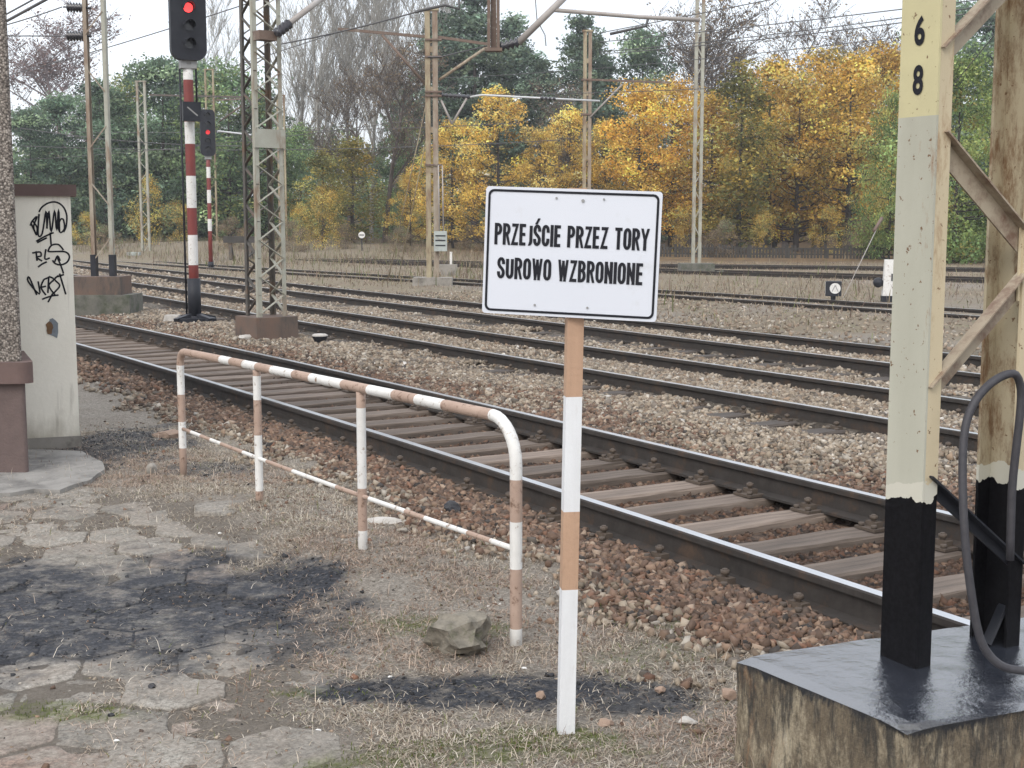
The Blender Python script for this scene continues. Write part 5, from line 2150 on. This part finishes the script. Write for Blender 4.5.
wire((-60, 92, 34), (300, -14, 24), 'thin wire rising from the pebbled wall behind the red signal head', .011, .1)
wire((-30, 34, 25.4), (62, 7, 25.4), 'wire running left from the upper insulator of the twin post mast', .012, .03)
wire((-30, 36, 25.4), (62, 36, 25.4), 'wire running left from the lower insulator of the twin post mast', .012)
wire((-30, 41, 20), (60, -8, 17), 'thick wire crossing the top left corner of the sky', .02)
wire((-30, 34, 20), (60, -15, 17), 'upper of two close wires across the top left corner', .012)
wire((276, 45, 22), (420, 11, 20), 'wire from the lattice mast up to the steady arm at top', .012, .03)
wire((235, 66, 30), (345, 30, 36), 'thin wire passing behind the lattice mast toward the ochre mast', .011)
wire((440, 78, 60), (1040, 20, 30), 'faint wire over the pines to the right', .011, .2)
wire((600, 33, 40), (800, -6, 34), 'uppermost wire in the sky right of the tall thin mast', .014)
wire((600, 42, 44), (1040, -8, 30), 'second wire down in the sky right of the tall thin mast', .014, .05)
wire((600, 52, 46), (1040, -2, 30), 'third wire down in the sky right of the tall thin mast', .014, .1)
wire((600, 54, 46), (1040, 4, 28), 'lowest wire in the sky right of the tall thin mast', .014, .1)
wire((20, 128, 62), (243, 146, 60), 'thin contact wire in front of the dark green trees at left', .018, .2)
wire((20, 146, 62), (560, 140, 60), 'long low wire in front of the trees, above the yellow maples', .016, .3)
wire((70, 132, 80), (520, 123, 70), 'faint wire at half height before the dark green trees', .016, .2)
wire((20, 160, 70), (430, 118, 60), 'low slack wire from the left trees to the ochre mast', .014, .2)
wire((218, 131, 50), (252, 135, 40), 'short bright rod crossing from the far signal to the lattice mast', .03, 0, 'wire_bright')
wire((440, 95, 37.7), (720, 88, 44), 'wire level with the insulators of the ochre mast', .012, .05)
wire((920, 125, 36), (1040, -20, 26), 'slanting dark wire seen between the two posts of the cream mast', .012)
mb_w = [(148, 95, 70), (240, 97, 68)]
p, q = at(150, 95, 70), at(243, 97, 66)
o = MB(); o.beam(Vector((0, 0, 0)), q - p, .07, .09); o = o.build('bracket_arm', 'mast_dark'); o.parent = m146
o.location = p - Vector(m146.location)
p, q = at(216, 100, 88), at(243, 99, 84)
o = MB(); o.beam(Vector((0, 0, 0)), q - p, .07, .09); o = o.build('bracket_arm', 'mast_rust', m213); o.location = p - Vector(m213.location)
p, q = at(219, 122, 88), at(243, 105, 84)
o = MB(); o.tube([(0, 0, 0), q - p], .05, 6); o = o.build('strut', 'mast_rust', m213); o.location = p - Vector(m213.location)


# ------------------------------------------------------------------ trees
def trunk_mb(rng, h, r0, crown_lo, tips, lean=.03, sides=6, max_limbs=60):
    mb = MB()
    pts, rr = [], []
    x = y = 0.0
    n = 9
    for i in range(n + 1):
        u = i / n
        pts.append(Vector((x, y, u * h - .3 if i == 0 else u * h)))
        rr.append(max(r0 * (1 - .88 * u), .02))
        x += rng.uniform(-lean, lean) * h / n
        y += rng.uniform(-lean, lean) * h / n
    mb.tube(pts, rr, sides, cap=False)
    for t in tips[:max_limbs]:
        zz = max(crown_lo * h * .9, min(t[2] - .25 * math.hypot(t[0], t[1]) - .4, h * .9))
        k = min(int(zz / h * n), n - 1)
        u = zz / h * n - k
        a = pts[k].lerp(pts[k + 1], u)
        m_ = a.lerp(Vector(t), .5) + Vector((0, 0, -.12 * (Vector(t) - a).length))
        rb = max(rr[k] * .42, .022)
        mb.tube([a, m_, Vector(t)], [rb, rb * .65, .012], 4, cap=False)
    return mb


def leaf_crown(seed, h, width, lo, shape, n_clumps, n_leaves, leaf, colors, weights, flat=.75, clump_r=.9):
    """leaf sized faces in clumps through the crown volume"""
    r = np.random.RandomState(seed)
    cs = []
    tries = 0
    while len(cs) < n_clumps and tries < 20000:
        tries += 1
        u = r.rand()
        rad = shape(u) * width / 2 * (0.72 + .5 * vnoise(np.array([seed + u * 5]), np.array([r.rand() * 3]))[0])
        a = r.uniform(0, 2 * PI)
        q = math.sqrt(r.uniform(.08, 1.0)) * rad
        cs.append((math.cos(a) * q, math.sin(a) * q, (lo + (1 - lo) * u) * h))
    cs = np.array(cs)
    k = len(cs)
    tint = r.choice(len(colors), k, p=np.array(weights) / sum(weights))
    val = np.exp(r.normal(-.04, .34, k))
    cr = clump_r * np.exp(r.normal(0, .35, k))
    idx = r.choice(k, n_leaves, p=(cr ** 1.6) / (cr ** 1.6).sum())
    d = r.normal(0, 1, (n_leaves, 3))
    d /= np.linalg.norm(d, axis=1)[:, None]
    rad = cr[idx] * r.uniform(.25, 1.0, n_leaves) ** .6 * r.choice([1.0, 1.35], n_leaves, p=[.85, .15])
    P = cs[idx] + d * rad[:, None] * np.array([1, 1, flat])
    P[:, 2] = np.maximum(P[:, 2], .05)
    # leaf frames
    nr = d + r.normal(0, .9, (n_leaves, 3))
    nr /= np.linalg.norm(nr, axis=1)[:, None]
    t = np.cross(nr, r.normal(0, 1, (n_leaves, 3)))
    t /= np.linalg.norm(t, axis=1)[:, None] + 1e-9
    b = np.cross(nr, t)
    s = leaf * np.exp(r.normal(0, .2, n_leaves))
    w = s * r.uniform(.4, .7, n_leaves)
    V = np.stack([P - t * s[:, None], P + b * w[:, None], P + t * s[:, None], P - b * w[:, None]], 1).reshape(-1, 3)
    F = np.arange(n_leaves * 4).reshape(-1, 4)
    c = np.array(colors)[tint[idx]] * val[idx][:, None] * np.exp(r.normal(0, .30, (n_leaves, 1)))
    sw = r.rand(n_leaves) < .12
    c[sw] = np.array(colors)[r.choice(len(colors), sw.sum(), p=np.array(weights) / sum(weights))]
    return V, F, np.repeat(np.clip(c, 0, .9)[:, None], 4, 1).reshape(-1, 3), cs


def twig_mb(seed, h, r0, crown_lo, spread, up, levels=3, kids=7, min_r=.012):
    """bare branching: trunk, boughs, branches, twigs"""
    rng = random.Random(seed)
    mb = MB()

    def grow(p, d, L, r, lev):
        n = 4 if lev == 0 else 3
        pts, rr = [p], [r]
        q = p.copy()
        dd = d.copy()
        for i in range(n):
            dd = (dd + Vector((rng.uniform(-1, 1), rng.uniform(-1, 1), rng.uniform(-.3, .6) * up)) * (.10 if lev == 0 else .2)).normalized()
            q = q + dd * (L / n)
            pts.append(q.copy())
            rr.append(max(r * (1 - .8 * (i + 1) / n), min_r * .7))
        mb.tube(pts, rr, 5 if lev == 0 else 3, cap=False)
        if lev >= levels:
            return
        kk = kids if lev else int(kids * 1.9)
        for i in range(kk):
            u = rng.uniform(crown_lo if lev == 0 else .25, 1.0)
            j = min(int(u * n), n - 1)
            a = pts[j].lerp(pts[j + 1], u * n - j)
            ang = rng.uniform(0, 2 * PI)
            side = Vector((math.cos(ang), math.sin(ang), 0))
            nd = (dd * (1 - spread) + side * spread + Vector((0, 0, up * .45))).normalized()
            grow(a, nd, L * rng.uniform(.34, .55) * (1.05 - .45 * u if lev == 0 else 1), max(rr[j] * .5, min_r), lev + 1)
    grow(Vector((0, 0, -.3)), Vector((0, 0, 1)), h, r0, 0)
    return mb


YEL = [(.66, .465, .115), (.57, .375, .09), (.72, .55, .19), (.44, .27, .07), (.32, .28, .10), (.20, .15, .07)]
ORA = [(.70, .445, .10), (.62, .36, .08), (.74, .51, .14), (.46, .26, .07), (.46, .35, .10)]
GRN = [(.19, .27, .13), (.14, .215, .115), (.25, .33, .14), (.105, .165, .095), (.32, .33, .12)]
LGR = [(.25, .32, .11), (.18, .255, .095), (.33, .38, .13), (.13, .20, .08), (.44, .39, .13)]
BLG = [(.175, .25, .16), (.135, .205, .14), (.235, .31, .185), (.10, .155, .115)]
PIN = [(.155, .215, .15), (.12, .175, .13), (.205, .265, .165), (.09, .13, .10)]
OLI = [(.20, .19, .06), (.28, .23, .06), (.14, .15, .055), (.36, .26, .06)]
BRN = [(.27, .21, .14), (.20, .16, .115), (.33, .24, .14), (.17, .14, .11)]
RST = [(.26, .145, .075), (.20, .115, .07), (.32, .19, .08)]

round_s = lambda u: math.sin(PI * min(max(u * .9 + .07, 0), 1)) ** .6
tall_s = lambda u: (1 - u) ** .45 * (.55 + .45 * min(1, u * 5))
egg_s = lambda u: math.sin(PI * min(1, u * .8 + .18)) ** .8
pine_s = lambda u: (1 - u) ** .95 * .95 + .05

HT = 12.0
PROTO = {}


def proto(kind, seeds, width, lo, shape, ncl, nlv, leaf, colors, weights, bark='bark', flat=.75, cr=.9, limbs=40, r0=.16, clo=None):
    PROTO[kind] = []
    for sd in seeds:
        V, F, C, cs = leaf_crown(sd, HT, width, lo, shape, ncl, nlv, leaf, colors, weights, flat, cr)
        cm = np_mesh('crown', V, F, 'leaf', C)
        rng = random.Random(sd)
        tips = [tuple(c) for c in cs]
        rng.shuffle(tips)
        tm = trunk_mb(rng, HT * .93, r0, clo if clo is not None else lo, tips, max_limbs=limbs)
        o = tm.build('trunk', bark, link=False)
        tmesh = o.data
        bpy.data.objects.remove(o)
        PROTO[kind].append((cm, tmesh))


def proto_bare(kind, seeds, bark, crown_lo, spread, up, kids, leaves=None, r0=.16, levels=3, min_r=.012):
    PROTO[kind] = []
    for sd in seeds:
        mb = twig_mb(sd, HT * .98, r0, crown_lo, spread, up, levels, kids, min_r)
        tmesh_o = mb.build('trunk', bark, link=False)
        tmesh = tmesh_o.data
        bpy.data.objects.remove(tmesh_o)
        cm = None
        if leaves:
            n, leaf, cols, w = leaves
            r = np.random.RandomState(sd)
            vs = np.array(mb.v)
            vs = vs[vs[:, 2] > HT * crown_lo]
            P = vs[r.choice(len(vs), n)] + r.normal(0, .18, (n, 3))
            nr = r.normal(0, 1, (n, 3)); nr /= np.linalg.norm(nr, axis=1)[:, None]
            t = np.cross(nr, r.normal(0, 1, (n, 3))); t /= np.linalg.norm(t, axis=1)[:, None]
            b = np.cross(nr, t)
            s = leaf * np.exp(r.normal(0, .3, n))
            V = np.stack([P - t * s[:, None], P + b * s[:, None] * .6, P + t * s[:, None], P - b * s[:, None] * .6], 1).reshape(-1, 3)
            C = np.repeat(palette(n, cols, w)[:, None], 4, 1).reshape(-1, 3)
            cm = np_mesh('crown', V, np.arange(n * 4).reshape(-1, 4), 'leaf', C)
        PROTO[kind].append((cm, tmesh))


proto('yellow', (1, 2, 3), 8.5, .08, egg_s, 150, 10500, .092, YEL, [.32, .24, .18, .13, .08, .05], 'bark', cr=.6, limbs=110)
proto('orange', (4, 5, 6), 7.0, .12, tall_s, 145, 10800, .092, ORA, [.32, .25, .2, .13, .1], 'bark', cr=.6, limbs=110)
proto('mixed', (7, 8, 9), 6.5, .16, egg_s, 120, 8500, .10, YEL[:5] + OLI[1:2] + ORA[:2], [.2, .2, .13, .15, .1, .08, .08, .06], 'bark', cr=.68, r0=.2, limbs=105)
proto('green', (10, 11, 12), 8.5, .04, egg_s, 160, 17000, .11, GRN, [.28, .26, .2, .18, .08], 'bark', cr=.85)
proto('lightgreen', (41, 42), 8.5, .03, egg_s, 160, 17000, .105, LGR, [.3, .27, .2, .15, .08], 'bark', cr=.85)
proto('bluegreen', (13, 14, 15), 7.5, .03, tall_s, 160, 17500, .11, BLG, [.3, .28, .22, .2], 'bark', cr=.8, flat=.5)
proto('pine', (16, 17, 18), 6.6, .32, pine_s, 190, 15000, .085, PIN, [.32, .28, .22, .18], 'bark_brown', cr=.46, flat=.55, r0=.17, clo=.35)
proto('olive', (19, 20), 4.6, .06, tall_s, 100, 8500, .10, OLI, [.35, .25, .25, .15], 'bark', cr=.75)
proto('bush', (21, 22), 13, .02, egg_s, 70, 4800, .13, YEL[:5] + GRN[:2], [.22, .22, .14, .12, .12, .1, .08], 'bark_brown', cr=1.5, r0=.1)
proto('brownbush', (23, 24), 18, .02, egg_s, 80, 7000, .17, BRN + GRN[:1], [.35, .3, .15, .15, .05], 'bark_brown', cr=1.7, r0=.1)
proto_bare('birch', (31, 32, 33), 'bark_grey', .22, .42, .9, 9, None, .13, 3, .014)
proto_bare('purple', (34, 35), 'bark_purple', .22, .62, .55, 10, (8000, .06, [(.20, .14, .13), (.16, .11, .105), (.24, .15, .12)], [.4, .4, .2]), .22, 3, .016)
proto_bare('brown', (36, 37, 38), 'bark_brown', .2, .55, .6, 9, (4200, .062, BRN, [.35, .3, .2, .15]), .2, 3, .015)

GRP = dict(lightgreen='green trees beyond the tracks', yellow='yellow trees beyond the tracks', orange='orange yellow trees beyond the tracks', mixed='thinning yellow trees beyond the tracks',
           green='green trees beyond the tracks', bluegreen='dark green trees beyond the tracks', pine='pines behind the yellow trees',
           olive='olive green trees beyond the tracks', birch='bare trees behind', purple='bare trees behind', brown='brown leaved trees behind',
           bush='bushes before the trees', brownbush='bushes before the trees')
NAME = dict(lightgreen='leafy_tree', yellow='maple_tree', orange='maple_tree', mixed='maple_tree', green='leafy_tree', bluegreen='dense_tree', pine='pine_tree', olive='leafy_tree',
            birch='bare_tree', purple='bare_tree', brown='brown_tree', bush='bush', brownbush='bush')
CAT = dict(bush='bush', brownbush='bush')
_cnt = {}
rt = random.Random(99)


def tree(kind, px, Y, ytop, label, wide=1.0):
    i = _cnt.get(kind, 0)
    _cnt[kind] = i + 1
    cm, tm = PROTO[kind][i % len(PROTO[kind])]
    top = at(px, ytop, Y)
    zb_ = float(hg(top.x, Y)) - .05
    h = top.z - zb_
    t = thing(NAME[kind], (top.x, Y, zb_), label, CAT.get(kind, 'tree'), GRP[kind], rt.uniform(0, 2 * PI))
    k = h / HT
    kw = k * wide
    t.scale = (kw, kw, k)
    if cm is not None:
        link_mesh('crown', cm, t)
    link_mesh('trunk', tm, t)
    return t


for a in [
    # left: dark green mass with a purple bare crown behind
    ('purple', 68, 120, 40, 'round bare crowned purplish tree standing out against the sky at far left', 1.25),
    ('bluegreen', 28, 92, 112, 'dark green tree partly hidden by the pebbled wall', 1.2),
    ('bluegreen', 62, 96, 100, 'dark green tree just above the pier cap', 1.2),
    ('bluegreen', 100, 92, 82, 'dense green tree behind the twin post mast', 1.2),
    ('green', 128, 98, 78, 'leafy green tree between the twin post mast and the slim mast', 1.1),
    ('bluegreen', 160, 92, 62, 'tall dark green tree behind the slim mast', 1.15),
    ('bluegreen', 188, 100, 66, 'dark green tree directly behind the red signal pole', 1.1),
    ('green', 226, 92, 72, 'fresh green tree between the signals and the lattice mast', 1.2),
    ('bluegreen', 262, 97, 92, 'dark green tree seen through the lattice mast', 1.1),
    ('birch', 226, 118, 44, 'pale bare tree in the gap between signal and lattice mast', .9),
    ('birch', 292, 108, 22, 'pale bare birch just right of the lattice mast', .95),
    ('birch', 318, 104, 4, 'pale bare birch under the slanting insulated strut', .95),
    ('birch', 345, 110, -14, 'tall bare birch reaching past the top of the frame', .95),
    ('birch', 368, 104, -6, 'tall bare tree left of the long bracket arm end', .95),
    ('birch', 392, 112, -20, 'tall bare tree above the slanted rusty strut', .95),
    ('birch', 414, 106, 2, 'pale bare tree close left of the ochre mast', .9),
    ('birch', 446, 116, -10, 'bare tree crown behind the top of the ochre mast', .9),
    ('brown', 382, 86, 72, 'brown leaved tree with dark trunk left of the ochre mast', 1.15),
    ('brown', 345, 92, 96, 'greyish brown tree between the lattice mast and the ochre mast', 1.1),
    ('olive', 322, 80, 150, 'loose olive tree behind the dry weeds right of the lattice mast', 1.6),
    ('olive', 352, 84, 142, 'olive green tree low between birches and brown trees', 1.7),
    ('green', 300, 92, 128, 'soft green tree low behind the birches right of the lattice mast', .9),
    ('green', 404, 94, 120, 'green tree low behind the guy wires of the ochre mast', .8),
    ('pine', 440, 104, 16, 'dark pine directly behind the ochre mast', 1.2),
    ('pine', 474, 102, -4, 'tall dark pine behind the hanging rusty post', 1.25),
    ('pine', 512, 106, 20, 'dark pine right of the hanging rusty post', 1.2),
    ('pine', 540, 100, 62, 'lower dark pine below the slanting strut', 1.25),
    ('pine', 582, 102, 20, 'pointed pine behind the rusty ochre mast', 1.2),
    ('pine', 604, 106, 58, 'pine with rounded crown right of the rusty ochre mast', 1.2),
    ('brown', 560, 90, 120, 'bare brown thicket tree behind the sign, between yellow crowns', 1.2),
    ('bluegreen', 643, 104, 34, 'bluish green tree behind the orange crowns left of the tall thin mast', .8),
    ('brown', 690, 108, 44, 'reddish brown tree crown behind the tall thin mast', 1.3),
    ('brown', 728, 112, 62, 'brown tree tops against the sky right of the tall thin mast', 1.2),
    # yellow maples, centre
    ('yellow', 410, 80, 172, 'low yellow maple at the left of the ochre mast foot', .95),
    ('yellow', 452, 78, 122, 'yellow maple just right of the ochre mast', 1.0),
    ('yellow', 498, 76, 92, 'broad yellow maple above the left half of the sign', 1.15),
    ('yellow', 540, 80, 130, 'yellow maple behind the middle of the sign', 1.0),
    ('yellow', 605, 82, 122, 'yellow maple behind the right half of the sign', 1.0),
    ('orange', 640, 80, 88, 'orange yellow maple over the right edge of the sign', 1.2),
    ('orange', 672, 84, 82, 'bright orange maple left of the tall thin mast', 1.25),
    ('orange', 712, 80, 92, 'orange maple right of the tall thin mast', 1.25),
    ('olive', 742, 76, 64, 'slender olive green tree between orange and yellow crowns', 1.3),
    ('mixed', 772, 82, 62, 'half bare yellow tree with dark trunk right of the olive tree', 1.15),
    ('mixed', 800, 80, 74, 'half bare yellow tree above the round dwarf signal', 1.1),
    ('mixed', 828, 84, 50, 'tall thinning yellow tree with bare top', 1.1),
    ('mixed', 853, 80, 58, 'thinning yellow tree with twin dark trunks left of the cream mast', 1.15),
    ('orange', 884, 86, 52, 'orange tree crown touching the cream mast', 1.2),
    ('brown', 790, 104, 56, 'bare brown tree tops against the sky in the right middle', 1.2),
    ('brown', 846, 108, 58, 'bare brown tree tops just left of the cream mast', 1.2),
    ('orange', 818, 92, 92, 'orange tree low between the thinning yellow trees', 1.3),
    ('yellow', 570, 84, 112, 'yellow maple between the sign and the rusty ochre mast', 1.1),
    ('orange', 845, 90, 84, 'orange tree behind the twin dark trunks', 1.3),
    ('yellow', 778, 94, 88, 'yellow tree deep behind the half bare trees', 1.3),
    ('yellow', 430, 84, 150, 'yellow maple crown behind the ochre mast', 1.0),
    ('yellow', 760, 92, 110, 'yellow tree deep behind the olive tree', 1.2),
    # right: green
    ('lightgreen', 894, 66, 96, 'green leafy tree at the left edge of the cream mast', .62),
    ('lightgreen', 962, 60, 58, 'bright green leafy tree between the two cream channel posts', 1.0),
    ('lightgreen', 1022, 62, 60, 'green leafy tree at the right edge of the frame', 1.0),
    ('bluegreen', 950, 104, 10, 'hazy dark green tree high between the cream channel posts', 1.1),
    ('bluegreen', 1000, 104, 14, 'hazy dark green tree behind the right channel post', 1.1),
    ('mixed', 905, 74, 130, 'small yellow tree behind the cream mast', 1.1),
    # undergrowth
    ('bush', 148, 76, 178, 'yellow bush at the foot of the slim mast at left', .55),
    ('bush', 176, 80, 202, 'orange yellow bush right of the slim mast', .9),
    ('bush', 86, 76, 214, 'small yellow bush beside the twin post mast', .9),
    ('bush', 322, 72, 186, 'yellow bush right of the lattice mast', .6),
    ('bush', 300, 76, 205, 'orange bush behind the distant thin mast', .8),
    ('brownbush', 105, 72, 226, 'brown dry shrub before the dark trees at left', 1.0),
    ('brownbush', 232, 72, 220, 'brown dry shrub behind the far signal foot', 1.0),
    ('brownbush', 292, 70, 222, 'brown dry shrub right of the lattice mast', 1.0),
    ('brownbush', 345, 74, 226, 'brown dry shrub before the white disc marker', 1.0),
    ('brownbush', 400, 72, 228, 'low rusty brown shrub left of the switch box', 1.0),
    ('brownbush', 470, 76, 228, 'low rusty brown shrub at the left end of the yellow maples', 1.0),
    ('bush', 690, 74, 205, 'low yellow bush at the foot of the tall thin mast', .8),
    ('bush', 610, 70, 206, 'low yellow bush hidden behind the right half of the sign', .7),
    ('brownbush', 725, 69, 222, 'low brown shrub by the dark fence right of the tall thin mast', .8),
    ('bush', 765, 70, 212, 'low yellow green bush below the olive tree', .6),
    ('brownbush', 865, 68, 220, 'low brown shrub by the dark fence near the cream mast', .8),
    ('bush', 830, 74, 208, 'low orange bush before the dark trunks', .8),
    ('bush', 935, 60, 196, 'low orange yellow bush between the cream channel posts', .6),
]:
    tree(*a[:5], wide=a[5])

# far woods closing the view, one mass
r_ = np.random.RandomState(5)
n = 170000
X = r_.uniform(-120, 120, n)
Yd = r_.uniform(112, 150, n) - np.abs(X) * .12
hmax = 3.5 + 7.5 * fbm(X * .16, Yd * .03, 3)
Z = r_.rand(n) ** 1.15 * hmax
pal = np.where((X < 10)[:, None], palette(n, GRN + BRN[:2], [.2, .2, .15, .15, .1, .1, .1]), palette(n, BRN + OLI[:2] + YEL[1:2], [.25, .25, .1, .15, .1, .1, .05]))
nr = r_.normal(0, 1, (n, 3)); nr /= np.linalg.norm(nr, axis=1)[:, None]
t_ = np.cross(nr, r_.normal(0, 1, (n, 3))); t_ /= np.linalg.norm(t_, axis=1)[:, None]
b_ = np.cross(nr, t_)
s_ = .20 * np.exp(r_.normal(0, .25, n))[:, None]
P_ = np.stack([X, Yd, Z + hg(X, Yd) * .8], 1)
V = np.stack([P_ - t_ * s_, P_ + b_ * s_ * .7, P_ + t_ * s_, P_ - b_ * s_ * .7], 1).reshape(-1, 3)
tag(link_mesh('far_woods', np_mesh('far_woods', V, np.arange(n * 4).reshape(-1, 4), 'leaf', np.repeat(pal[:, None], 4, 1).reshape(-1, 3))),
    'dim undergrowth of the wood closing the view behind the trees', 'woods', kind='stuff')

# dark board fence along the wood
fb0, fb1 = at(640, 250, 70), at(905, 252, 66)
fz = -.1
fn = thing('board_fence', (fb0.x, fb0.y, fz), 'low dark wooden fence along the foot of the yellow trees', 'fence')
m3 = MB()
dv = Vector((fb1.x - fb0.x, fb1.y - fb0.y, 0))
Lf = dv.length
dv.normalize()
nb = int(Lf / .16)
rf = random.Random(2)
for i in range(nb):
    if rf.random() < .08:
        continue
    p = dv * (i * .16)
    hh = .58 + rf.uniform(-.1, .12)
    m3.box((p.x, p.y, hh / 2), (.11, .025, hh), rot=Matrix.Rotation(math.atan2(dv.y, dv.x), 3, 'Z'))
for hz_ in (.2, .48):
    q = dv * Lf
    m3.beam((-dv.y * .03, dv.x * .03 + .02, hz_), (q.x - dv.y * .03, q.y + dv.x * .03 + .02, hz_), .035, .08)
m3.build('boards', 'dark_wood', fn)
for i in range(0, 8):
    p = dv * (Lf * i / 7)
    m3 = MB(); m3.box((p.x - dv.y * -.07, p.y + .07, .34), (.12, .12, .7)); m3.build('post', 'dark_wood', fn)

# ------------------------------------------------------------------ damp autumn air
hb = MB()
hb.box((0, 300, 14.75), (1400, 1000, 32.5))
hm = bpy.data.materials.new('haze')
hm.use_nodes = True
hn = hm.node_tree
hn.nodes.clear()
ho = hn.nodes.new('ShaderNodeOutputMaterial')
hv = hn.nodes.new('ShaderNodeVolumePrincipled')
hv.inputs['Color'].default_value = (.93, .95, 1.0, 1)
hv.inputs['Density'].default_value = .0007
hv.inputs['Anisotropy'].default_value = .3
hn.links.new(hv.outputs[0], ho.inputs['Volume'])
tag(hb.build('haze', hm), kind='stuff')
